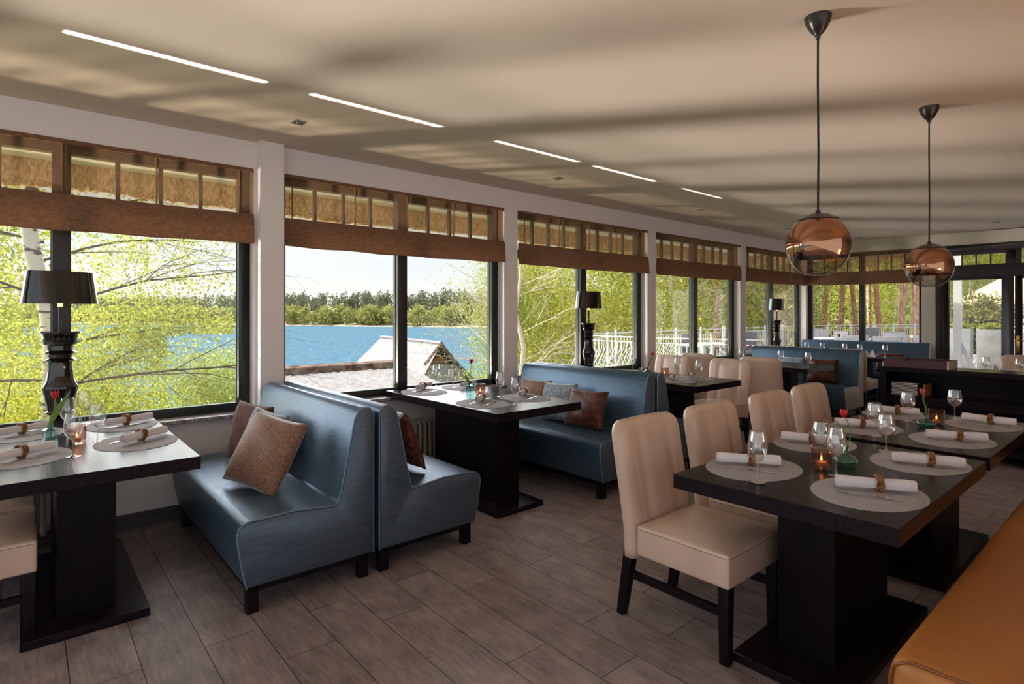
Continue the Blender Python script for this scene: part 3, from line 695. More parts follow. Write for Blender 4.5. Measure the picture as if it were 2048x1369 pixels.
# ---- cushions
def cushion(label, material, w_, h_, th, loc, rot, seed=0):
    rnd = random.Random(seed); n = 16; v = []; f = []
    ph = [rnd.uniform(0, 6) for _ in range(6)]
    for s in (1, -1):
        for i in range(n + 1):
            for j in range(n + 1):
                a = -1 + 2 * i / n; b = -1 + 2 * j / n
                pin = 1 - .07 * (1 - b * b) * abs(a) ** 3; pin2 = 1 - .07 * (1 - a * a) * abs(b) ** 3
                z = th / 2 * ((1 - abs(a) ** 2.6) * (1 - abs(b) ** 2.6)) ** .45
                z += .006 * math.sin(5 * a + ph[0] + 3 * b) * math.sin(4 * b + ph[1]) * (1 - max(abs(a), abs(b)) ** 4)
                v.append((a * w_ / 2 * pin, b * h_ / 2 * pin2, s * z))
    m_ = (n + 1) ** 2
    for s in (0, 1):
        for i in range(n):
            for j in range(n): a = s * m_ + i * (n + 1) + j; q = (a, a + n + 1, a + n + 2, a + 1); f.append(q if s == 0 else q[::-1])
    o = MB().add(v, f).build('cushion', material, angle=2.5)
    tag(o, label, 'cushion', 'cushions on the blue benches'); o.location = loc; o.rotation_euler = rot
    return o
from mathutils import Euler
def lean(yaw, tilt, roll=0):   # cushion upright in the XZ plane facing -Y, leaned back, rolled, turned
    Mx = Matrix.Rotation(yaw, 3, 'Z') @ Matrix.Rotation(PI / 2 - tilt, 3, 'X') @ Matrix.Rotation(roll, 3, 'Z')
    return Mx.to_euler()
cushion('shiny copper brown velvet cushion tilted on its corner, foremost on the left bench', 'copper_velvet', .46, .44, .15, (1.19, 1.06, .665), lean(.40, .48, -.13), 1)
cushion('grey blue velvet cushion squeezed behind the copper cushion on left bench', 'grey_velvet', .38, .38, .12, (.86, 1.15, .665), lean(.30, .30, -.10), 2)
cushion('plain dark brown cushion nearest the window on the left bench', 'brown_velvet', .40, .40, .12, (.58, 1.15, .668), lean(.30, .22, -.04), 3)
cushion('maroon cushion just showing past the back of the turned away left bench', 'rust_leather', .40, .40, .12, (1.35, 1.86, .665), lean(PI, .36, 0), 4)
cushion('rust brown leather cushion at front of the middle bench', 'rust_leather', .45, .34, .11, (1.27, 3.74, .635), lean(0, .30, .02), 5)
cushion('grey blue velvet cushion second on the middle bench', 'grey_velvet', .44, .36, .12, (.87, 3.80, .645), lean(0, .28, .05), 6)
cushion('light brown cushion nearest the window on the middle bench', 'copper_velvet', .40, .36, .11, (.50, 3.83, .645), lean(.1, .28, .0), 7)
cushion('rust brown cushion on the far blue bench beside its beige end', 'rust_leather', .42, .36, .12, (1.30, 8.80, .64), lean(0, .26, 0), 8)
cushion('grey cushion in the middle of the far blue bench', 'grey_velvet', .40, .36, .12, (.85, 8.80, .64), lean(0, .26, 0), 9)
cushion('maroon cushion on the rear wall bench beside the last wine glass', 'rust_leather', .40, .34, .10, (1.50, 11.08, .64), lean(AB, .2, 0), 10)
# ================================================================ TABLEWARE
HT = .7702
protos = {}
def place(kind, maker, loc, rz, label, group):
    if kind not in protos:
        t = maker(); protos[kind] = t; t.location = loc; t.rotation_euler = (0, 0, rz); t['label'] = label; t['group'] = group; return t
    return dup(protos[kind], loc, rz, label, group)
def mk_mat():
    a, b = .192, .24; n = 72
    v = [(0, 0, .0035)]; f = []
    rings = [(.0, .0), (.5, .0035), (.97, .0035), (1.0, .002), (1.0, 0)]
    v = []; 
    for s, z in rings[1:]:
        for k in range(n): t = 2 * PI * k / n; v.append((a * s * math.cos(t), b * s * math.sin(t), z))
    for i in range(3):
        for k in range(n): f.append((i * n + k, (i + 1) * n + k, (i + 1) * n + (k + 1) % n, i * n + (k + 1) % n))
    f.append(tuple(range(n))); f.append(tuple(3 * n + k for k in range(n))[::-1])
    o = MB().add(v, f).build('placemat', 'placemat_weave'); return tag(o, '', 'placemat')
def mk_napkin():
    # rolled cloth with a visible spiral end and a loose flap
    pts = []; turns = 2.6; n = 60
    for k in range(n):
        t = k / (n - 1); r = .006 + .0195 * t; a = turns * 2 * PI * t; pts.append((r * math.cos(a), r * math.sin(a)))
    outer = [(p[0] * 1.0, p[1]) for p in pts]
    inner = [((math.hypot(*p) - .0028) / math.hypot(*p) * p[0], (math.hypot(*p) - .0028) / math.hypot(*p) * p[1]) for p in pts]
    v = []; f = []; segs = 8
    for s in range(segs + 1):
        x = -.135 + .27 * s / segs; k_ = 1 + .05 * math.sin(s * 2.1) - .12 * math.exp(-((s - 4) / 1.1) ** 2)
        for (y, z) in outer + inner[::-1]: v.append((x + (.002 * math.sin(y * 300) if s in (0, segs) else 0), y * k_, .0255 + z * k_))
    m_ = 2 * n
    for s in range(segs):
        for k in range(m_): f.append((s * m_ + k, s * m_ + (k + 1) % m_, (s + 1) * m_ + (k + 1) % m_, (s + 1) * m_ + k))
    for s in (0, segs):
        for k in range(n - 1): q = (s * m_ + k, s * m_ + k + 1, s * m_ + m_ - 2 - k, s * m_ + m_ - 1 - k); f.append(q)
    b = MB().add(v, f)
    o = b.build('napkin', 'napkin_linen', angle=1.0); return tag(o, '', 'napkin')
def mk_ring():
    n = 28; v = []; f = []
    rnd = random.Random(3)
    for k in range(n):
        a = 2 * PI * k / n; ro = .0340 + .0028 * math.sin(3 * a) + rnd.uniform(-.0004, .0004); ri = .0282; w1 = .0135 + rnd.uniform(-.0015, .0015)
        for r, x in ((ri, -w1), (ro, -w1 * .8), (ro, w1 * .8), (ri, w1)): v.append((x, r * math.cos(a), .0345 + r * math.sin(a)))
    for k in range(n):
        for j in range(4): f.append((k * 4 + j, k * 4 + (j + 1) % 4, ((k + 1) % n) * 4 + (j + 1) % 4, ((k + 1) % n) * 4 + j))
    o = MB().add(v, f).build('napkin_ring', 'bark_wood', angle=.6); return tag(o, '', 'napkin ring')
def strip(widths, z0=.0015, th=.0022):
    v = []; f = []
    for x, w_, z in widths:
        v += [(x, -w_ / 2, z), (x, w_ / 2, z), (x, w_ / 2, z + th), (x, -w_ / 2, z + th)]
    for i in range(len(widths) - 1):
        for j in range(4): f.append((i * 4 + j, i * 4 + (j + 1) % 4, i * 4 + 4 + (j + 1) % 4, i * 4 + 4 + j))
    f.append((3, 2, 1, 0)); q = 4 * (len(widths) - 1); f.append((q, q + 1, q + 2, q + 3)); return v, f
def mk_fork():
    b = MB(); b.add(*strip([(-.10, .010, .002), (-.06, .009, .003), (.0, .006, .006), (.035, .006, .005), (.045, .018, .002), (.065, .024, .0015)]))
    for y in (-.0098, -.0033, .0033, .0098):
        b.add([(x, yy + y, zz) for x, z in ((.062, .0015), (.085, .002), (.105, .006)) for yy, zz in ((-.0015, z), (.0015, z), (.0015, z + .002), (-.0015, z + .002))],
              [(i * 4 + j, i * 4 + (j + 1) % 4, i * 4 + 4 + (j + 1) % 4, i * 4 + 4 + j) for i in (0, 1) for j in range(4)] + [(8, 9, 10, 11)])
    return tag(b.build('fork', 'steel'), '', 'fork')
def mk_knife():
    b = MB(); b.add(*strip([(-.11, .013, .0), (-.09, .014, .0), (-.01, .010, .0), (.0, .014, .0), (.06, .018, .0), (.10, .014, .0), (.115, .004, .0)], th=.0035))
    return tag(b.build('knife', 'steel'), '', 'knife')
def mk_glass(prof_b, name='wine_glass'):
    def mk():
        t = thing(name, '', 'glass')
        MB().lathe([(0, .0), (.033, .0), (.0335, .0015), (.012, .004), (.005, .010)], 32).build('foot', 'wine_glass', t, angle=.9)
        MB().shell([(.005, .010), (.0036, .03), (.0034, .06), (.005, .082)], 14).build('stem', 'wine_glass', t)
        MB().shell(prof_b, 36).build('bowl', 'wine_glass', t, angle=3)
        MB().shell([(r + .0009 * math.cos(a), prof_b[-1][1] + .0009 * math.sin(a)) for r in (prof_b[-1][0],) for a in (0, 1.57, 3.14, 4.71, 6.28)], 36).build('rim', 'wine_glass', t)
        return t
    return mk
TALL = [(.001, .082), (.010, .085), (.022, .094), (.033, .112), (.0385, .133), (.0385, .152), (.035, .178), (.0295, .210)]
ROUND = [(.001, .078), (.014, .081), (.028, .090), (.038, .107), (.0415, .125), (.0405, .145), (.037, .165), (.0335, .188)]
def mk_holder():
    t = thing('candle_holder', '', 'candle holder')
    MB().lathe([(0, 0), (.040, 0), (.0425, .004), (.0435, .098), (.0405, .098), (.039, .014), (0, .012)], 36).build('tumbler', 'smoke_glass', t, angle=.9); return t
def mk_candle():
    t = thing('tea_candle', '', 'candle')
    MB().lathe([(0, 0), (.019, 0), (.0195, .016), (.018, .0165), (.0175, .014), (0, .014)], 24).build('wax', 'candle_wax', t)
    MB().tube([(0, 0, .013), (.001, 0, .021)], .0008, 5).build('wick', 'cord_black', t)
    MB().lathe([(0, .020), (.0035, .024), (.0045, .029), (.003, .036), (0, .043)], 12).build('flame', 'flame', t); return t
def mk_vase_round():
    o = MB().lathe([(0, 0), (.022, 0), (.040, .006), (.050, .020), (.050, .028), (.040, .042), (.020, .050), (.011, .056), (.010, .075), (.0165, .088), (.0145, .088), (.008, .075), (.009, .057), (.018, .047), (.038, .039), (.047, .027), (.046, .018), (.036, .008), (0, .005)], 36).build('bud_vase', 'teal_glass', angle=1.2)
    return tag(o, '', 'vase')
def mk_vase_square():
    b = MB(); a = .027
    b.box(-a, a, -a, a, 0, .075); b.frustum((0, 0, .075), (a, a), (0, 0, .086), (.014, .014)); 
    b.lathe([(.014, .084), (.0125, .092), (.0155, .104), (.013, .104), (.010, .09)], 20)
    return tag(b.build('bud_vase', 'teal_glass', bevel=.003, seg=2), '', 'vase')
def tulip(label, loc, path, bloom_r=.017, leaf=None, matn='tulip_red', rz=0, leaf2=None):
    t = thing('tulip', label, 'flower', loc, rz, 'single tulips in bud vases')
    MB().tube(path, .0026, 8).build('stem', 'tulip_green', t)
    tip = Vector(path[-1]); b = MB()
    for k in range(6):
        a = 2 * PI * k / 6; rr = bloom_r * (.98 if k % 2 else .86); v = []; f = []
        for i in range(7):
            z = i / 6; w_ = rr * 1.15 * math.sin(PI * (.12 + .80 * z)) ; rad = rr * math.sin(PI * (.08 + .62 * z)) ** .8
            for j in range(5):
                p = -1 + 2 * j / 4; ang = a + p * w_ / rr * .55
                v.append((tip.x + rad * math.cos(ang), tip.y + rad * math.sin(ang), tip.z - .004 + z * bloom_r * 2.3 - abs(p) * .002))
        for i in range(6):
            for j in range(4): q = i * 5 + j; f.append((q, q + 1, q + 6, q + 5))
        b.add(v, f)
    b.build('bloom', matn, t, angle=2, fix=False)
    def lf(pts, w_):
        v = []; f = []; n = len(pts)
        for i, p in enumerate(pts):
            s = i / (n - 1); ww = w_ * math.sin(PI * min(.98, .12 + .88 * s)) 
            v += [(p[0], p[1] - ww, p[2]), (p[0] + .25 * ww, p[1], p[2] - .002), (p[0], p[1] + ww, p[2])]
        for i in range(n - 1):
            for j in (0, 1): f.append((i * 3 + j, i * 3 + j + 1, i * 3 + j + 4, i * 3 + j + 3))
        MB().add(v, f).build('leaf', 'tulip_green', t, angle=2, fix=False)
    if leaf: lf(*leaf)
    if leaf2: lf(*leaf2)
    return t
TN = {'R1': 'front right table', 'R2': 'second right table', 'L': 'far left table', 'M': 'lake window table', 'N': 'table behind the paired benches'}
settings = [  # table, place words, mat centre, mat turn(deg), napkin centre, napkin angle
    ('R1', 'left front', (3.395, 2.51), 0, (3.365, 2.52), 36), ('R1', 'left rear', (3.375, 3.225), 0, (3.36, 3.20), 24),
    ('R1', 'right front', (3.862, 2.495), 0, (3.875, 2.53), 32), ('R1', 'right rear', (3.858, 3.185), 0, (3.905, 3.13), 24),
    ('R2', 'left front', (3.405, 3.905), 0, (3.385, 3.88), 31), ('R2', 'left rear', (3.37, 4.60), 0, (3.38, 4.58), 14),
    ('R2', 'right front', (3.835, 3.895), 0, (3.86, 3.875), 26), ('R2', 'right rear', (3.855, 4.56), 0, (3.875, 4.62), -6),
    ('M', 'window side, left', (.275, 2.705), 90, (.12, 2.80), 122), ('M', 'window side, rear', (.26, 3.15), 90, (.24, 3.22), 118),
    ('M', 'front', (1.14, 2.70), 90, (1.05, 2.76), 125), ('M', 'right rear', (1.13, 3.15), 90, (1.04, 3.22), 124),
    ('L', 'right front', (.955, .46), 90, (.935, .50), 126), ('L', 'right rear', (.33, .46), 90, (.345, .50), 113),
    ('L', 'left rear', (.31, -.01), 90, (.29, .00), 122), ('L', 'left front', (1.00, -.01), 90, (1.01, .0), 128),
    ('N', 'front', (1.23, 5.13), 90, (1.21, 5.14), 118), ('N', 'right rear', (1.22, 5.52), 90, (1.21, 5.52), 118),
    ('N', 'window side, near', (.34, 5.13), 90, (.20, 5.10), 118), ('N', 'window side, rear', (.36, 5.52), 90, (.52, 5.56), 118)]
for tb, pl, mc, mr, nc, na in settings:
    q = '%s place of the %s' % (pl, TN[tb])
    z = HT
    place('mat', mk_mat, (mc[0], mc[1], z), math.radians(mr), 'oval grey woven placemat, ' + q, 'oval grey placemats')
    z2 = z + .0036
    place('napkin', mk_napkin, (nc[0], nc[1], z2 + .005), math.radians(na), 'rolled white napkin, ' + q, 'rolled napkins in bark rings')
    k = .012 if tb in ('R1', 'R2') else -.02
    place('ring', mk_ring, (nc[0] + k * math.cos(math.radians(na)), nc[1] + k * math.sin(math.radians(na)), z2), math.radians(na), 'brown bark napkin ring, ' + q, 'bark napkin rings')
    a = math.radians(na - (14 if tb[0] == 'R' else 10)); nx, ny = -math.sin(a), math.cos(a)
    right = pl.startswith('right') and tb[0] == 'R'
    if tb[0] == 'R':
        fx, kx = ((-.075, .075) if right else (.075, -.075))
        fa = a + (PI if right else PI)
    else:
        fx, kx = .07, -.07; fa = a
    place('fork', mk_fork, (mc[0] + nx * fx * .9, mc[1] + ny * fx * .9, z2), fa, 'steel fork beside the napkin, ' + q, 'steel forks')
    place('knife', mk_knife, (mc[0] + nx * kx * .95, mc[1] + ny * kx * .95, z2), fa, 'steel knife beside the napkin, ' + q, 'steel knives')
glasses = [
    ('t', (3.515, 2.303), 'empty wine glass on the left front placemat of the front right table'),
    ('r', (3.545, 2.87), 'round wine glass behind the candle on the front right table'),
    ('t', (3.690, 2.655), 'wine glass in front of the tulip vase on the front right table'),
    ('r', (3.684, 3.325), 'wine glass at the rear edge of the front right table'),
    ('r', (3.519, 3.700), 'wine glass at the near edge of the second right table'),
    ('r', (3.508, 4.364), 'wine glass left of the green necked vase, second right table'),
    ('r', (3.680, 4.728), 'wine glass at the far edge of the second right table'),
    ('t', (.018, 3.00), 'wine glass nearest the window on the lake window table'),
    ('t', (.472, 2.871), 'wine glass just left of the teal bottle, lake window table'),
    ('t', (.95, 3.03), 'wine glass before the white pier on the lake window table'),
    ('t', (1.335, 2.867), 'wine glass nearest the table corner, lake window table'),
    ('t', (1.13, .177), 'wine glass in front of the candle on the far left table'),
    ('t', (.821, .298), 'wine glass between candle and placemats on the far left table'),
    ('t', (.12, .287), 'wine glass nearest the window on the far left table'),
    ('t', (.48, .185), 'wine glass behind the tulip on the far left table'),
    ('t', (.167, 5.50), 'wine glass nearest the window, table behind the paired benches'),
    ('t', (.349, 5.60), 'wine glass second from the window, table behind the paired benches'),
    ('t', (1.048, 5.50), 'wine glass behind the candle, table behind the paired benches'),
    ('t', (1.392, 5.36), 'wine glass nearest the corner, table behind the paired benches'),
    ('r', (.25, 7.9), 'distant wine glass by the fourth pier on the table before the far bench'),
    ('r', (.62, 7.75), 'distant wine glass above the beige chair backs, near the green stem'),
    ('r', (1.10, 7.92), 'wine glass left of two on the table before the far bench'),
    ('r', (1.50, 7.82), 'wine glass at the right corner, table before the far bench'),
    ('r', (.36, 10.6), 'leftmost wine glass on the rear window table'),
    ('r', (.62, 10.6), 'second wine glass from left on the rear window table'),
    ('r', (.98, 10.6), 'third wine glass from left on the rear window table'),
    ('r', (1.21, 10.6), 'fourth wine glass from left on the rear window table'),
    ('r', (1.59, 10.55), 'rightmost wine glass on the rear window table'),
    ('r', (3.19, 8.58), 'left wine glass beyond the sideboard at the right edge'),
    ('r', (3.50, 8.50), 'right wine glass beyond the sideboard at the right edge')]
mkT, mkR = mk_glass(TALL), mk_glass(ROUND)
for k, (x, y), lab in glasses:
    z = HT + (.0038 if (x, y) == (3.515, 2.303) else 0)
    place('glass' + k, mkT if k == 't' else mkR, (x, y, z), 0, lab, 'stemmed wine glasses')
for i, (x, y, tn) in enumerate([(3.60, 2.733, 'front right table'), (3.662, 4.36, 'second right table'), (.767, 2.96, 'lake window table'), (.79, .21, 'far left table'), (.949, 5.40, 'table behind the paired benches')]):
    place('holder', mk_holder, (x, y, HT), 0, 'smoky brown glass candle holder on the ' + tn, 'smoky glass candle holders')
    place('candle', mk_candle, (x, y, HT + .0145), 0, 'lit tea candle inside the glass on the ' + tn, 'lit tea candles')
for k, x, y, tn in [('vr', 3.650, 2.875, 'front right table'), ('vr', 3.640, 4.215, 'second right table'), ('vr', .70, 5.42, 'table behind the paired benches')]:
    place(k, mk_vase_round, (x, y, HT), 0, 'round flattened teal glass vase on the ' + tn, 'teal glass bud vases')
for k, x, y, tn in [('vs', .645, 2.945, 'lake window table'), ('vs', .70, .10, 'far left table')]:
    place(k, mk_vase_square, (x, y, HT), .3, 'square teal glass bottle vase on the ' + tn, 'teal glass bud vases')
L_ = lambda n, p: (p, n)
tulip('red tulip drooping left in the vase on the front right table', (3.650, 2.875, HT + .01), [(0, 0, 0), (.004, .004, .07), (.016, .012, .12), (.014, .012, .17), (.004, .004, .20), (-.006, -.004, .215)],
      .017, leaf=([(0, 0, .06), (.003, .002, .10), (-.006, -.004, .15), (-.028, -.022, .19), (-.050, -.036, .215)], .010), leaf2=([(0, 0, .02), (-.01, -.008, .07), (-.016, -.012, .11), (-.006, -.004, .13)], .016))
tulip('pinkish closed tulip upright in the vase on the second right table', (3.640, 4.215, HT + .01), [(0, 0, 0), (0, 0, .09), (-.008, -.008, .16), (-.014, -.012, .195)], .017,
      leaf=([(0, 0, .04), (.002, .0, .09), (0, 0, .13), (-.004, -.002, .125)], .022), leaf2=([(-.003, -.002, .12), (-.010, -.008, .15), (-.012, -.010, .175), (-.014, -.012, .20)], .016), matn='tulip_pink')
tulip('open red tulip standing straight on the lake window table', (.645, 2.945, HT + .01), [(0, 0, 0), (-.006, -.006, .08), (.0, .0, .16), (.004, .006, .235), (.004, .006, .262)], .018,
      leaf=([(0, 0, .03), (-.01, -.012, .09), (-.020, -.03, .14), (-.022, -.04, .19)], .012), leaf2=([(0, 0, .08), (-.02, -.02, .12), (-.03, -.04, .13), (-.035, -.05, .115)], .012))
tulip('red tulip with a broad leaf leaning right on the far left table', (.70, .10, HT + .01), [(0, 0, 0), (.0, .01, .09), (.002, .02, .17), (.0, .022, .235)], .019,
      leaf=([(0, .0, .09), (0, .018, .14), (0, .05, .20), (0, .085, .26)], .018))
tulip('red tulip leaning right on the table behind the paired benches', (.70, 5.42, HT + .01), [(0, 0, 0), (.002, .006, .07), (.012, .03, .14), (.03, .055, .21)], .018,
      leaf=([(0, 0, .05), (.006, .02, .11), (.02, .045, .17), (.03, .055, .20)], .013))
tulip('small distant red tulip above the beige chairs, before the far bench', (.62, 7.98, HT), [(0, 0, 0), (0, 0, .12), (.01, .01, .21)], .018, leaf=([(0, 0, .02), (-.01, -.01, .08), (-.02, -.03, .15)], .02))
tulip('small distant red tulip on the rear window table', (.84, 10.7, HT), [(0, 0, 0), (-.01, -.01, .15), (.01, .01, .30)], .024, leaf=([(0, 0, .02), (-.03, -.03, .12), (-.07, -.06, .26)], .028))
# folded standing napkins
def mk_tent():
    n = 8; b = MB()
    for s, rot, h_ in ((-.045, .25, .115), (.045, -.25, .125)):
        c, sn = math.cos(rot), math.sin(rot)
        base = [(-.055, -.03), (.055, -.03), (.045, .035), (-.045, .035)]
        P = [(s + x * c - y * sn, x * sn + y * c, 0) for x, y in base]; top = [(s * .9, -.004, h_), (s * .9, .008, h_)]
        b.add(P + top, [(0, 1, 2, 3), (0, 1, 4), (1, 2, 5, 4), (2, 3, 5), (3, 0, 4, 5)])
    return tag(b.build('folded_napkin', 'napkin_linen', angle=.5), '', 'napkin')
for x, y, rz, lab in [(.22, 10.42, 0, 'leftmost on the rear window table'), (.78, 10.40, .3, 'second on the rear window table'), (.97, 10.3, 0, 'middle of the rear window table'), (1.40, 10.45, .2, 'large one at the right end of the rear window table'), (3.31, 8.6, .5, 'beyond the sideboard between two glasses')]:
    place('tent', mk_tent, (x, y, HT), rz, 'standing folded white napkin, ' + lab, 'standing folded napkins')
# ceiling glints: added thin area lamps imitating sun thrown up by the sills
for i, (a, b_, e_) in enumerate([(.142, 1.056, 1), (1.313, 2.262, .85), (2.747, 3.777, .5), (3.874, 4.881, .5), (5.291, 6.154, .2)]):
    l = bpy.data.lights.new('sill_glint_lamp', 'AREA'); l.shape = 'RECTANGLE'; l.size = (b_ - a) / 1.09; l.size_y = .028
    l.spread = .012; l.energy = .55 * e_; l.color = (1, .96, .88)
    o = bpy.data.objects.new('sill_glint_lamp', l); d = Vector((1.45, 1.10, 2.03)).normalized()
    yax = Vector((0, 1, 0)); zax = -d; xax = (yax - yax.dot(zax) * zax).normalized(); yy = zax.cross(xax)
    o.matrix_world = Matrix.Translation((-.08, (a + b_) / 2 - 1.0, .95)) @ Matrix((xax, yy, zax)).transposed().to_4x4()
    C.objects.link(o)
# ================================================================ OUTDOORS
# ---- thatched eave above the windows
def eave(label, loc, rz, y0, y1, seed, deep=1.0, boards=3):
    t = thing('thatched_eave', label, 'thatched roof edge', loc, rz)
    rnd = random.Random(seed); n = int((y1 - y0) / .03); v = []; f = []
    cols = [(-1.38, 2.80), (-1.40, 2.722), (-1.43, 2.64), (-1.46, 2.57), (-1.50, 2.525), (-1.5 - .25 * deep, 2.56), (-1.5 - .8 * deep, 2.95)]
    for i in range(n + 1):
        y = y0 + (y1 - y0) * i / n; sag = .012 * math.sin(y * 1.7) + .008 * math.sin(y * 4.1)
        for k, (x, z) in enumerate(cols):
            v.append((x + rnd.uniform(-.012, .012), y, z + sag + (rnd.uniform(-.016, .016) if k in (3, 4, 5) else 0)))
    m_ = len(cols)
    for i in range(n):
        for k in range(m_ - 1): a = i * m_ + k; f.append((a, a + 1, a + m_ + 1, a + m_))
    MB().add(v, f).build('thatch', 'thatch', t, smooth=False, fix=False)
    b = MB()
    for k in range(boards): b.box(-1.40 + .35 * k, (-1.10 if boards > 1 else -1.3) + .35 * k, y0, y1, 2.735 + .02 * k, 2.77 + .02 * k)
    b.build('soffit_boards', 'white_paint', t); return t
eave('thatched roof edge seen through the sheer blinds along the lake side windows', (0, 0, 0), 0, -4.2, 12.6, 1)
struct(MB().box(-1.42, -.2, -4.2, 12.6, 2.80, 3.0).box(-.4, 8, 11.6, 11.95, 2.80, 3.0).build('trim_30', 'white_paint'))
eave('thatched roof edge outside the rear wall above the dark doors', (-1.2, 10.72, 0), AB - PI / 2, 0, 8.0, 2, .35, 1)
# ---- ground, lake, far shore
LAKE = -7.0
rnd = random.Random(5); nx, ny = 34, 44; v = []; f = []
for i in range(nx + 1):
    for j in range(ny + 1):
        x = 12 - 62 * i / nx; y = -40 + 130 * j / ny
        d = max(0, -x - 3 + (0 if y < 9 else -min(6, (y - 9) * .9)) - (max(0, y - 16) * .55))
        z = -2.2 - min(5.6, d * .27) + .15 * math.sin(x * .7 + y * .3)
        v.append((x, y, z))
for i in range(nx):
    for j in range(ny): a = i * (ny + 1) + j; f.append((a, a + ny + 1, a + ny + 2, a + 1))
struct(MB().add(v, f).build('ground_slope', 'meadow'))
struct(MB().add([(-1400, -900, LAKE), (20, -900, LAKE), (20, 900, LAKE), (-1400, 900, LAKE)], [(0, 1, 2, 3)]).build('lake', 'lake_water', smooth=False))
# far shore, its line taken along the opposite bank
A0 = Vector((-404, 139, 0)); dr = Vector((129, 63, 0)).normalized(); nr = Vector((-dr.y, dr.x, 0))
if nr.x > 0: nr = -nr
v = []; f = []; m_ = 60
for i in range(m_ + 1):
    p = A0 + dr * (-420 + 900 * i / m_)
    for k, (o_, z) in enumerate([(0, -7.3), (3, -6.6), (9, -6.1), (30, -4.5), (90, 3), (200, 8)]):
        q = p + nr * (o_ + 3 * math.sin(i * .9 + k)); v.append((q.x, q.y, z))
for i in range(m_):
    for k in range(5): a = i * 6 + k; f.append((a, a + 1, a + 7, a + 6))
struct(MB().add(v, f).build('far_shore', 'reeds'))
def cards(centres, sizes, seed, flat=0.0):
    """many small four-sided leaves as one array"""
    g = np.random.default_rng(seed); n = len(centres)
    a = g.normal(size=(n, 3)); a /= np.linalg.norm(a, axis=1)[:, None]
    b = g.normal(size=(n, 3)); b -= (b * a).sum(1)[:, None] * a; b /= np.linalg.norm(b, axis=1)[:, None]
    s = np.asarray(sizes)[:, None]; a = a * s; b = b * s * .55
    c = np.asarray(centres); return np.stack([c - a, c - b * 1.0, c + a, c + b * 1.0], axis=1).reshape(-1, 3)
def leafmesh(name, verts, material, parent=None):
    n = len(verts) // 4; me = bpy.data.meshes.new(name)
    me.vertices.add(len(verts)); me.vertices.foreach_set('co', verts.astype(np.float32).ravel())
    me.loops.add(4 * n); me.loops.foreach_set('vertex_index', np.arange(4 * n, dtype=np.int32))
    me.polygons.add(n); me.polygons.foreach_set('loop_start', np.arange(0, 4 * n, 4, dtype=np.int32))
    me.update(calc_edges=True); me.materials.append(MATS[material])
    o = bpy.data.objects.new(name, me); C.objects.link(o); o.parent = parent; return o
def blob(g, n, c, r, shell=.35):
    d = g.normal(size=(n, 3)); d /= np.linalg.norm(d, axis=1)[:, None]
    rad = g.uniform(shell, 1, size=n) ** .5
    return np.asarray(c) + d * rad[:, None] * np.asarray(r)
g = np.random.default_rng(11)
light, dark = [], []
for k in range(330):
    s = g.uniform(-420, 300); p = A0 + dr * s + nr * g.uniform(6, 30); h = g.uniform(9, 15)
    base = -6
    light.append((p.x, p.y, base + h * .5, g.uniform(3.5, 5.5), h * .55))
for k in range(620):
    s = g.uniform(-420, 330); o_ = g.uniform(30, 110); p = A0 + dr * s + nr * o_; h = g.uniform(15, 22) + (4 if s < -60 else 0) * 0
    base = -5 + (o_ - 20) * .07
    dark.append((p.x, p.y, base + h * .55, g.uniform(2.6, 4.2), h * .5))
def forest(name, lst, material, per, size, label, seed):
    g2 = np.random.default_rng(seed)
    P = np.concatenate([blob(g2, per, (x, y, z), (r, r, h), .2) for x, y, z, r, h in lst])
    o = leafmesh(name, cards(P, g2.uniform(.5, 1, len(P)) * size, seed), material)
    tag(o, label, 'forest', kind='stuff')
forest('deciduous_forest', light, 'leaf_far_light', 150, 1.5, 'yellow green trees lining the far lake shore', 3)
forest('pine_forest', dark, 'leaf_far_dark', 110, 1.3, 'dark pine forest behind the light trees across the lake', 4)

lst = []
g = np.random.default_rng(12)
for k in range(260):
    a_ = g.uniform(-40, 30); b_ = g.uniform(60, 80) + .25 * abs(a_ + 5); h = g.uniform(8, 17); lst.append((a_, b_, -3 + h * .5, g.uniform(2.5, 4), h * .55))
forest('hillside_forest', lst, 'leaf_far_light', 320, .7, 'light green woodland on the slope behind the pines', 5)
# ---- trees near the house
def limb(b, p, d, length, r, depth, rnd, droop=0.0, spread=.6, kids=3, tips=None, segs=4):
    pts = [Vector(p)]; rs = [r]; d = Vector(d).normalized()
    for i in range(segs):
        d = (d + Vector((rnd.uniform(-.16, .16), rnd.uniform(-.16, .16), rnd.uniform(-.1, .1) - droop))).normalized()
        pts.append(pts[-1] + d * length / segs); rs.append(r * (1 - .6 * (i + 1) / segs))
    b.tube(pts, rs, 5 if r > .02 else 3, caps=False)
    if tips is not None: tips.extend([(q, depth) for q in pts[2:]])
    if depth > 0:
        for k in range(kids):
            i = rnd.randint(1, segs); q = pts[i]; s = rnd.uniform(.45, .75)
            dd = (d + Vector((rnd.uniform(-1, 1), rnd.uniform(-1, 1), rnd.uniform(-.3, .7))) * spread).normalized()
            limb(b, q, dd, length * s, rs[i] * .6, depth - 1, rnd, droop, spread, kids, tips, segs)
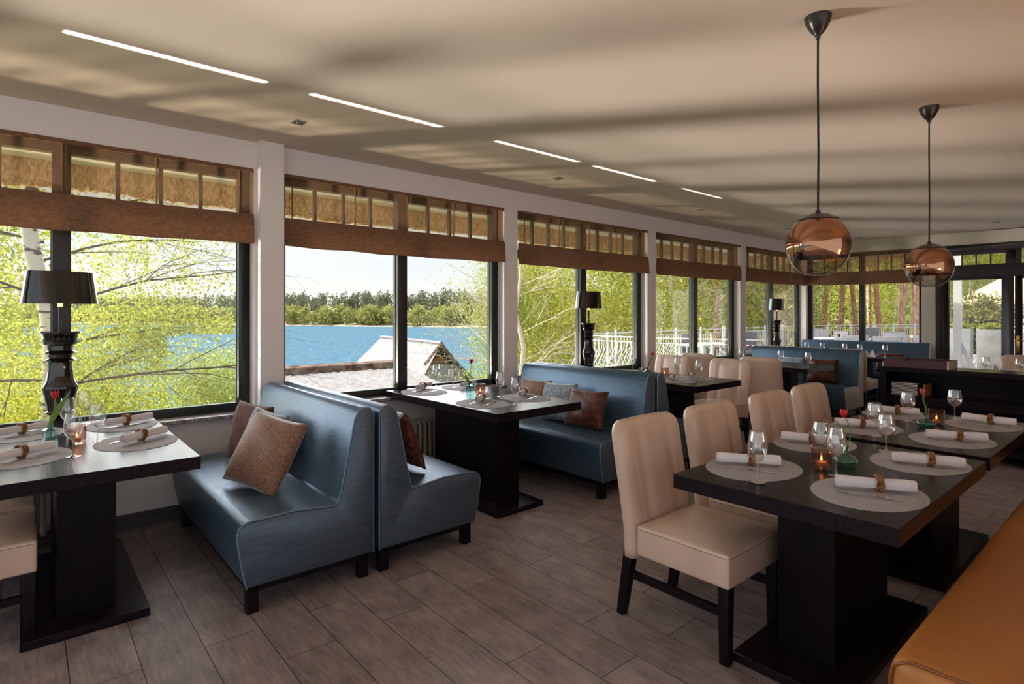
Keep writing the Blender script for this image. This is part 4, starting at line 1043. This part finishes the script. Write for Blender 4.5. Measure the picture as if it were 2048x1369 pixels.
def branchy(label, loc, h, r, seed, width=1.0, bark='twig_pale', leaf=None, nleaf=0, lsize=.05, spread=.9, kids=5, depth=3, trunk_lean=(0, 0), scat=.35, group=None, cat='tree', start=.25):
    rnd = random.Random(seed); t = thing('tree' if cat == 'tree' else 'shrub', label, cat, loc, 0, group)
    tb = MB(); pts = []; rs = []
    for i in range(9):
        s = i / 8; pts.append(Vector((trunk_lean[0] * s * h + rnd.uniform(-.02, .02) * h, trunk_lean[1] * s * h + rnd.uniform(-.02, .02) * h, s * h))); rs.append(r * (1 - .85 * s) + .004)
    tb.tube(pts, rs, 8); tb.build('trunk', bark, t, fix=False)
    bb = MB(); tips = []
    nb = int(10 + h * 1.5)
    for k in range(nb):
        s = start + (1 - start) * (k + .5) / nb; i = min(7, int(s * 8)); q = pts[i].lerp(pts[i + 1], s * 8 - i)
        a = rnd.uniform(0, 2 * PI); d = Vector((math.cos(a), math.sin(a), rnd.uniform(.3, .9)))
        limb(bb, q, d, width * h * (.42 - .25 * s) * rnd.uniform(.7, 1.1), max(.006, r * .22 * (1 - .6 * s)), depth - 1, rnd, .02, spread, kids, tips)
    bb.build('branches', bark, t, fix=False, kind='stuff')
    if leaf:
        g2 = np.random.default_rng(seed); T = np.array([tuple(q) for q, _ in tips]); idx = g2.integers(0, len(T), nleaf)
        P = T[idx] + g2.normal(size=(nleaf, 3)) * scat
        leafmesh('leaves', cards(P, g2.uniform(.6, 1.2, nleaf) * lsize, seed), leaf, t)
    return t
# the birch at the far left window
t = thing('birch_tree', 'birch with white trunk and bright yellow green leaves at far left', 'tree', (-6, .2, -2.9))
tr = [(0, .02, 0), (.1, -.02, 1.6), (0, .10, 3.2), (.0, .10, 3.9), (0, .06, 4.35), (0, -.06, 4.9), (0, -.12, 5.25), (0, -.16, 5.6), (0, -.12, 6.6), (.1, -.05, 8.5), (.1, .0, 10)]
MB().tube(tr, [.16, .14, .125, .115, .11, .10, .105, .095, .085, .05, .02], 12).build('trunk', 'birch_bark', t, fix=False)
rnd = random.Random(2); bb = MB(); tips = []
for (z, y, dy, dz, ln) in [(3.3, .1, 1, .30, 3.2), (3.9, .1, 1, .22, 3.0), (4.4, .05, 1, .55, 2.6), (5.1, -.1, 1, .5, 2.4), (5.8, -.1, 1, .4, 2.6), (6.4, -.1, 1, .6, 2.2), (3.4, 0, -1, .3, 2.2), (4.6, 0, -1, .4, 2.2), (5.4, 0, -1, .4, 2.2), (2.5, 0, 1, .15, 1.3), (2.2, 0, -1, .2, 1.5), (3.0, 0, .6, .5, 1.6), (6.9, 0, -.6, .6, 2), (7.2, 0, .8, .5, 2), (1.6, 0, .8, .1, 1.2)]:
    limb(bb, (0, y, z), (rnd.uniform(-.5, .3), dy, dz), ln, .022, 2, rnd, .05, .8, 4, tips, 6)
bb.build('branches', 'brown_twig', t, fix=False, kind='stuff', label='thin brown branches')
g = np.random.default_rng(21)
T = np.array([tuple(q) for q, _ in tips]); P = [T[g.integers(0, len(T), 26000)] + g.normal(size=(26000, 3)) * (.22, .26, .22)]
for c, r_, n in [((-.6, -.2, 2.6), (1.2, 1.6, 1.7), 15000), ((-.8, 1.7, 2.2), (1.1, 1.5, 1.3), 15000), ((-.5, 1.3, 4.0), (.9, 1.2, .8), 6500), ((-.6, 2.9, 4.05), (.8, .9, .30), 3200), ((-.6, -1.2, 4.3), (1, 1.0, 1.6), 6500), ((0, .6, 7.2), (1.6, 2.4, .8), 5000), ((-.5, 1.1, 5.4), (.6, .9, .9), 1400)]:
    P.append(blob(g, n, c, r_, .0))
P = np.concatenate(P); Q = (P[:, 1] + .2) * 10.64 / (10.64 - P[:, 0]); rr_ = g.random(len(P)); P = P[(Q < 2.75) & (P[:, 1] > -4) & ~((Q > 1.75) & (P[:, 2] < 4.02) & (rr_ > .04)) & ~((Q > 1.5) & (P[:, 2] > 5.0) & (rr_ > .22))]; leafmesh('leaves', cards(P, g.uniform(.018, .034, len(P)), 22), 'leaf_birch', t)
# hanging twigs of leaves
P = []
for k in range(26):
    y = g.uniform(1.2, 2.4); x = g.uniform(-.8, .3); z0 = g.uniform(6.0, 6.6); n = 60
    P.append(np.stack([x + g.normal(size=n) * .03, y + g.normal(size=n) * .05, z0 - g.uniform(0, g.uniform(.5, 1.6), n)], axis=1))
leafmesh('hanging_leaves', cards(np.concatenate(P), g.uniform(.015, .028, 26 * 60), 23), 'leaf_birch', t)
g = None
branchy('pale yellow green willow low in front of the lake, left window', (-17, 4.7, -6.2), 5.6, .12, 31, leaf='leaf_pale', nleaf=16000, lsize=.06, scat=.5, kids=4, depth=3, start=.1)
branchy('second pale willow beside the thatched roof, left window', (-20, 6.4, -6.4), 5.4, .12, 32, leaf='leaf_pale', nleaf=13000, lsize=.06, scat=.5, kids=4, depth=3, start=.1)
branchy('low pale tree at the left, behind the birch', (-15, .9, -6.0), 5.2, .12, 33, leaf='leaf_birch', nleaf=17000, lsize=.06, scat=.55, kids=4, depth=3, start=.1)
branchy('dense green tree behind the birch at the far left', (-12, -1.6, -5.0), 9.0, .16, 38, leaf='leaf_birch', nleaf=24000, lsize=.06, scat=.6, kids=4, depth=3, start=.1)
branchy('yellow green tree at the right edge of the lake view window', (-13.2, 14.7, -5.5), 8.6, .11, 34, width=.42, leaf='leaf_pale', nleaf=20000, lsize=.055, scat=.42, kids=4, depth=3, start=.15)
branchy('bare pale branched tree left in the third window', (-10.2, 13.0, -4.6), 9.8, .13, 35, spread=1.0, kids=6, depth=3, start=.2)
branchy('second bare tree with brownish twigs in the third window', (-13, 14.6, -5), 9.0, .10, 36, leaf='leaf_pale', nleaf=5000, lsize=.04, scat=.5, spread=1.0, kids=5, depth=3, start=.15)
branchy('bright green tree behind the black lamp in the third window', (-10.5, 16.6, -4.5), 10.5, .13, 37, width=.6, leaf='leaf_birch', nleaf=22000, lsize=.055, scat=.5, kids=4, depth=3, start=.15)
branchy('tall green leaved tree right in the third window', (-9.5, 20.0, -4.0), 10.5, .14, 39, leaf='leaf_green', nleaf=22000, lsize=.07, scat=.6, kids=4, depth=3, start=.15)
branchy('bare trunked tree beside the third pier, outdoors', (-8, 19.0, -3.5), 9.5, .12, 40, leaf='leaf_pale', nleaf=5000, lsize=.05, scat=.5, kids=5, depth=3, start=.3)
for i, (x, y, h) in enumerate([(-14, 27, 12), (-11, 33, 13), (-9, 44, 14), (-4, 48, 14), (1, 50, 13), (-19, 23, 6.5), (-22, 38, 8), (-2, 58, 17), (-12, 56, 17), (5, 52, 14)]):
    branchy(['broad green tree in the background beyond the railing, fourth window left', 'green tree in the background of the fourth window, right half', 'green tree behind the pines, left in the rear window', 'green tree behind the pines, centre of the rear window',
             'green tree behind the pines, right of the rear window', 'green tree far behind the white railing, third window', 'distant green tree in the fifth window', 'tall distant green tree behind the pines, rear window middle', 'tall distant green tree behind the pines, rear window left', 'green tree behind the thatched hut roof'][i],
            (x, y, -3), h, .16, 60 + i, leaf='leaf_green' if i % 2 else 'leaf_birch', nleaf=26000, lsize=.085, scat=.95, kids=4, depth=2, start=.12)
# pines with red trunks
def pine(label, x, y, h, r, seed, lean=0.0, z=-2.6, low=.35):
    rnd = random.Random(seed); t = thing('pine_tree', label, 'tree', (x, y, z), 0, 'pines beyond the terrace')
    pts = [Vector((lean * s * h + .12 * math.sin(s * 5 + seed), .1 * math.sin(s * 4 + seed), s * h)) for s in [k / 9 for k in range(10)]]
    MB().tube(pts, [r * (1 - .7 * k / 9) for k in range(10)], 10).build('trunk', 'pine_bark', t, fix=False)
    bb = MB(); tips = []
    for k in range(22):
        s = low + (1 - low) * k / 22; i = min(8, int(s * 9)); q = pts[i].lerp(pts[i + 1], s * 9 - i); a = rnd.uniform(0, 2 * PI)
        limb(bb, q, (math.cos(a), math.sin(a), rnd.uniform(-.1, .5)), h * .2 * rnd.uniform(.6, 1.2), r * .25, 1, rnd, 0, .8, 3, tips)
    bb.build('branches', 'pine_bark', t, fix=False, kind='stuff')
    g2 = np.random.default_rng(seed); T = np.array([tuple(q) for q, _ in tips]); n = 13000
    cl = T[g2.integers(0, len(T), 120)]
    P = cl[g2.integers(0, 120, n)] + g2.normal(size=(n, 3)) * (.5, .5, .28)
    leafmesh('needles', cards(P, g2.uniform(.035, .075, n), seed), 'leaf_pine', t)
PN = [(-8.1, 34, 'first from left in the rear window'), (-7.6, 34.6, 'second from left in the rear window'), (-7.9, 40, 'slim, left half of the rear window'), (-6.9, 35, 'leaning, left of the rear mullion'),
      (-5.3, 34, 'thick reddish, right of the rear mullion'), (-5.7, 39, 'thin, just right of the rear mullion'), (-4.2, 33, 'forked pair, right half of the rear window'), (-3.4, 32, 'at the right edge of the rear window'), (-4.6, 36, 'pale pink one in the rear window centre'),
      (-9.2, 24, 'with spreading limbs in the fourth window'), (-7.6, 27, 'behind the lamp in the fifth window'), (-6.5, 24.5, 'right in the fourth window'), (-8.5, 30, 'in the fifth window centre')]
for i, (x, y, lab) in enumerate(PN):
    pine('red trunked pine tree, ' + lab, x, y, 13 + (i * 7 % 4), .17 if i not in (2, 5) else .12, 80 + i, lean=[0, .01, 0, -.03, -.03, 0, .03, 0, .01, .02, 0, -.02, 0][i], low=.25 if i > 8 else .5)
# ---- thatched buildings below
t = thing('thatched_long_roof', 'long low pale thatched roof with dark ridge below the lake view', 'roof', (0, 0, 0))
def slab(v, f, name, m_, par, sub=0, amp=0):
    o = MB().add(v, f).build(name, m_, par, smooth=False); return o
def grid_slope(p00, p01, p10, p11, nu, nv, amp, seed):
    rnd = random.Random(seed); v = []; f = []
    for i in range(nu + 1):
        for j in range(nv + 1):
            a = Vector(p00).lerp(Vector(p01), i / nu); b = Vector(p10).lerp(Vector(p11), i / nu); p = a.lerp(b, j / nv)
            v.append((p.x, p.y, p.z + rnd.uniform(-amp, amp)))
    for i in range(nu):
        for j in range(nv): a = i * (nv + 1) + j; f.append((a, a + 1, a + nv + 2, a + nv + 1))
    return MB().add(v, f)
grid_slope((-21.9, 8.1, -1.25), (-21.8, 15.0, -1.25), (-11.5, 8.1, -2.9), (-11.5, 15.2, -2.9), 70, 34, .035, 1).build('near_slope', 'thatch_grey', t, fix=False)
grid_slope((-21.9, 8.1, -1.25), (-21.8, 15.0, -1.25), (-30, 8.1, -4.8), (-30, 15.2, -4.8), 10, 6, .02, 2).build('far_slope', 'thatch_grey', t, fix=False)
rb = MB(); rb.prism([(-22.35, -1.3), (-22.2, -1.02), (-21.9, -.93), (-21.6, -1.02), (-21.4, -1.34), (-21.6, -1.42)], 8.0, 15.05, 'y'); rb.build('ridge_cap', 'thatch_ridge', t)
MB().box(-28, -13, 8.6, 14.6, -8.5, -4.7).build('walls', 'concrete', t)
t = thing('thatched_gable_roof', 'pale thatched gable roof with a dark triangular gable opening near the lake', 'roof', (0, 0, 0))
A = Vector((-34.7, 26.0, -1.0)); B = Vector((-49.6, 28.4, -1.0)); ax = (B - A).normalized(); sd = Vector((-ax.y, ax.x, 0))
if sd.y > 0: sd = -sd        # towards -Y, the sunlit side
hw_, dz = 4.6, 5.6
e1, e2 = A + sd * hw_ + Vector((1.5, 0, -dz)) , B + sd * hw_ + Vector((-4.6, -.6, -dz))
k_ = .30
g1 = A.lerp(A + sd * hw_ + Vector((0, 0, -dz)), k_); g2_ = A.lerp(A - sd * hw_ + Vector((0, 0, -dz)), k_)
c1 = A + sd * hw_ - ax * 2.6 + Vector((0, 0, -dz)); c2 = A - sd * hw_ - ax * 2.6 + Vector((0, 0, -dz))
f1, f2 = B + sd * hw_ + ax * 3.4 + Vector((0, 0, -dz)), B - sd * hw_ + ax * 3.4 + Vector((0, 0, -dz))
grid_slope(B, A, f1, c1, 40, 24, .04, 5).build('sunlit_slope', 'thatch_grey', t, fix=False)
grid_slope(B, A, f2, c2, 12, 8, .03, 6).build('rear_slope', 'thatch_grey', t, fix=False)
gi1, gi2 = g1 + ax * .25, g2_ + ax * .25
grid_slope(g1, g2_, c1, c2, 24, 16, .04, 7).build('hip_slope', 'thatch_grey', t, fix=False)
slab([B, f1, f2], [(0, 1, 2)], 'far_hip', 'thatch_grey', t)
ap = A + ax * .55 - Vector((0, 0, .25))
inn = [ap, g1 + ax * .55 - Vector((0, 0, 0)), g2_ + ax * .55]
slab([tuple(p) for p in inn], [(0, 1, 2)], 'gable_recess', 'gable_dark', t)
w1_, w2_ = inn[0].lerp(inn[1], 1), inn[0].lerp(inn[2], 1)
m1, m2 = (inn[1] + (inn[2] - inn[1]) * .14), (inn[1] + (inn[2] - inn[1]) * .86); mt = inn[0].lerp((inn[1] + inn[2]) / 2, .45)
off = -ax * .08
slab([tuple(p + off) for p in (m1, m2, mt)], [(0, 1, 2)], 'gable_boards', 'gable_wood', t)
fr = MB()
for q in (g1, g2_): fr.tube([A - ax * .02 - Vector((0, 0, .12)), q - ax * .02 - Vector((0, 0, .05))], .20, 5)
fr.build('gable_edge', 'thatch_ridge', t)
rc = MB(); rc.tube([A - ax * .1 + Vector((0, 0, .05)), B + Vector((0, 0, .05))], .16, 6); rc.build('ridge_cap', 'thatch_grey', t)
MB().box(-52, -37, 22.6, 31, -8, -6.2).build('walls', 'concrete', t)
# ---- terrace
v = [(-.2, 11.2, -.03), (-2.9, 9.9, -.03), (-5.0, 9.6, -.03), (-5.4, 26, -.03), (-3.4, 34, -.03), (14, 36, -.03), (14, 11.9, -.03)]
struct(MB().add([(x, y, z) for x, y, z in v] + [(x, y, -3.2) for x, y, z in v], [tuple(range(7))[::-1], tuple(range(7, 14))] + [(i, (i + 1) % 7, 7 + (i + 1) % 7, 7 + i) for i in range(7)]).build('terrace_floor', 'terrace_stone', smooth=False))
def railing(label, a, b, h, step=.125, post=1.4, belly=.0, scroll=True, group='white metal railings'):
    a = Vector((*a, 0)); b = Vector((*b, 0)); d = b - a; ln = d.length; u = d / ln; nrm = Vector((u.y, -u.x, 0))
    if nrm.x > 0: nrm = -nrm
    t = thing('railing', label, 'railing', tuple(a + Vector((0, 0, -.03))), math.atan2(u.y, u.x), group)
    sgn = 1 if (Matrix.Rotation(-math.atan2(u.y, u.x), 3, 'Z') @ nrm).y > 0 else -1
    MB().box(0, ln, -.02, .02, h - .025, h).build('handrail', 'white_metal', t); MB().box(0, ln, -.012, .012, h - .13, h - .112).build('upper_rail', 'white_metal', t)
    MB().box(0, ln, -.015, .015, .08, .10).build('bottom_rail', 'white_metal', t)
    np_ = max(1, int(round(ln / post)))
    for k in range(np_ + 1):
        x = ln * k / np_; MB().box(x - .024, x + .024, -.024, .024, 0, h + .04).sphere((x, 0, h + .06), .028, 8, 6).build('post', 'white_metal', t)
    n = min(95, int(ln / step)); 
    for k in range(n):
        x = ln * (k + .5) / n
        if belly: pts = [(x, 0, h - .12), (x, 0, h * .62), (x, sgn * belly * .4, h * .45), (x, sgn * belly, h * .28), (x, sgn * belly * .7, h * .16), (x, 0, .09)]
        else: pts = [(x, 0, h - .12), (x, 0, .09)]
        MB().tube(pts, .010, 5).build('baluster', 'white_metal', t, fix=False)
        if scroll and k % 2 == 0 and k % 4 == 0:
            m_ = MB()
            for sx in (-1, 1):
                for sz in (-1, 1):
                    q = [(x + sx * (.014 + .036 * math.sin(a_) ** 1), 0, h * .56 + sz * (.045 + .035 * math.cos(a_))) for a_ in [PI * .0 + .45 * i for i in range(8)]]
                    m_.tube([(x + sx * .012, 0, h * .56)] + [(x + sx * (.035 + .024 * math.cos(PI - .62 * i)), 0, h * .56 + sz * (.045 + .026 * math.sin(.62 * i))) for i in range(8)], .0065, 4)
            m_.build('scroll', 'white_metal', t, fix=False)
    return t
railing('white railing with scrollwork just outside the fourth window', (-2.55, 10.05), (-.35, 11.0), 1.0, step=.15)
railing('white railing with curved balusters outside the third window', (-4.9, 10.25), (-2.75, 10.05), 1.0, belly=.22, step=.14)
railing('long white railing with curved balusters along the lake side of the terrace', (-4.95, 10.4), (-5.35, 18), 1.0, belly=.2, step=.14)
railing('white railing at the far lake side of the terrace', (-5.35, 18.1), (-5.4, 27), 1.0, step=.14, scroll=False)
railing('white railing closing the far end of the terrace, before the pines', (-5.4, 27.1), (-2.8, 33), 1.0, step=.13, scroll=False)
railing('white railing before the bush and planters, seen through the door', (-2.7, 33), (8, 34), 1.0, step=.14, scroll=False)
# wicker furniture
def mk_wicker():
    t = thing('wicker_chair', '', 'garden chair', (0, 0, 0))
    MB().prism([(-.24, .42), (.24, .42), (.29, .98), (-.29, .98)], .20, .24, 'y').build('backrest', 'wicker', t, bevel=.01, seg=2)
    MB().box(-.25, .25, -.24, .22, .36, .43).build('seat', 'wicker', t, bevel=.015, seg=2)
    for s in (-1, 1):
        MB().box(s * .27 - .02, s * .27 + .02, -.22, .22, .62, .65).build('armrest', 'wicker', t)
        for y in (-.21, .19): MB().box(s * .25 - .02, s * .25 + .02, y - .02, y + .02, 0, .62 if y < 0 else .4).build('leg', 'wicker', t)
    return t
WCH = [(-3.0, 20.3, 3.0, 'grey wicker chair in front of the left part of the rear window'), (-1.7, 18.6, 2.6, 'tall grey wicker chair behind the first, rear window left'), (-.35, 14.9, 0, 'wicker chair backrest just left of the rear mullion'),
       (.40, 14.6, 0, 'wicker chair backrest nearest, right of the rear mullion'), (-.55, 18.6, .1, 'grey wicker chair in the middle distance, rear window right'), (.80, 16.2, .1, 'wicker chair backrest at the right edge of the rear window'), (.10, 16.3, .0, 'wicker chair backrest behind the nearest one'),
       (-2.6, 23.5, .4, 'distant wicker chair near the far railing'), (-.3, 24, .3, 'distant wicker chair right of centre, rear window'), (-2.2, 22.3, 2.0, 'distant wicker chair beside the rear mullion'),
       (-3.6, 13.4, 1.6, 'grey wicker chair seen through the fourth window'), (-2.6, 12.9, -1.4, 'wicker chair behind the scrollwork railing, fourth window'), (-3.3, 15.8, .8, 'wicker chair seen in the fifth window')]
for x, y, rz, lab in WCH: place('wicker', mk_wicker, (x, y, -.03), rz, lab, 'grey wicker terrace chairs')
def mk_gt():
    t = thing('terrace_table', '', 'garden table', (0, 0, 0))
    MB().box(-.75, .75, -.4, .4, .70, .74).build('table_top', 'white_paint', t, bevel=.005, seg=1)
    for sx in (-1, 1):
        for sy in (-1, 1): MB().box(sx * .68 - .03, sx * .68 + .03, sy * .34 - .03, sy * .34 + .03, 0, .70).build('leg', 'white_metal', t)
    return t
for x, y, rz, lab in [(.3, 15.65, .05, 'white terrace table behind the nearest wicker chairs'), (-2.2, 19.5, .1, 'white terrace table at the left in the rear window'), (-1.0, 23, 0, 'white terrace table in the distance, rear window'), (-3.1, 13.2, 1.5, 'white terrace table outside the fourth window'), (.6, 19.4, .05, 'white terrace table at the right in the rear window')]:
    place('gtable', mk_gt, (x, y, -.03), rz, lab, 'white terrace tables')
# canopy post and planters
t = thing('canopy_post', 'white timber post with diagonal braces just outside the dark doors', 'post', (1.955, 13.45, -.03), AB)
MB().box(-.06, .06, -.06, .06, 0, 3.3).build('post', 'white_paint', t)
for s in (-1, 1): MB().add(*(lambda b: (b.v, b.f))(MB().frustum((s * .32, 0, .28), (.04, .03), (s * .03, 0, .95), (.04, .03)))).build('brace', 'white_paint', t)
for i, (x, y, lab) in enumerate([(2.32, 14.2, 'tall square concrete planter right of the white post'), (1.80, 14.35, 'tall concrete planter behind the white post'), (3.4, 14.4, 'tall concrete planter at the right photo edge outside')]):
    t = thing('concrete_planter', lab, 'planter', (x, y, -.03), AB, 'tall concrete planters')
    MB().frustum((0, 0, 0), (.19, .19), (0, 0, 1.2), (.205, .205)).build('box', 'concrete', t, bevel=.008, seg=2)
    MB().box(-.17, .17, -.17, .17, 1.195, 1.205).build('soil', 'gable_dark', t)
    g2 = np.random.default_rng(i); tt = leafmesh('boxwood_plant', cards(blob(g2, 1500, (0, 0, 1.22), (.22, .22, .10), 0), g2.uniform(.015, .03, 1500), i), 'leaf_green')
    tag(tt, 'low green plant growing in the ' + lab.replace('tall ', '').replace('square ', ''), 'plant', 'planter greenery', loc=(x, y, -.03))
g2 = np.random.default_rng(77)
t = thing('bush', 'dark olive leaved bush behind the railing, seen through the door', 'bush', (1.55, 17.4, 0))
leafmesh('leaves', cards(np.concatenate([blob(g2, 6000, (0, 0, 1.05), (.6, .5, .55), .1), blob(g2, 3000, (-.1, .8, 1.35), (.9, .5, .7), .1)]), g2.uniform(.03, .06, 9000), 7), 'leaf_bush', t)
bb = MB(); rnd = random.Random(4)
for k in range(7): limb(bb, (rnd.uniform(-.2, .2), 0, 0), (rnd.uniform(-.5, .5), rnd.uniform(-.5, .5), 1), 1.3, .02, 1, rnd)
bb.build('stems', 'twig_pale', t, fix=False)
# thatched hut
t = thing('thatched_hut', 'white hut with golden conical thatched roof behind the planters', 'hut', (3.0, 24.0, 0))
MB().lathe([(3.1, 1.75), (3.05, 1.95), (2.0, 2.62), (1.0, 3.2), (0, 3.7), ], 48, sx=1.0).build('thatch_roof', 'thatch_gold', t)
MB().box(-2.0, 2.2, -2.2, 2, -.03, .95).build('stone_base', 'concrete', t); MB().box(-1.75, 2.1, -2.15, 1.9, .95, 1.98).build('wall', 'white_paint', t)
MB().box(-2.0, -1.78, -2.25, -2.05, .95, 1.9).build('corner_post', 'frame_black', t)
for k in range(8): MB().tube([(-1.6 + .5 * k, -2.6, 1.84), (-1.6 + .5 * k, -1.8, 1.9)], .05, 6).build('rafter', 'concrete', t)
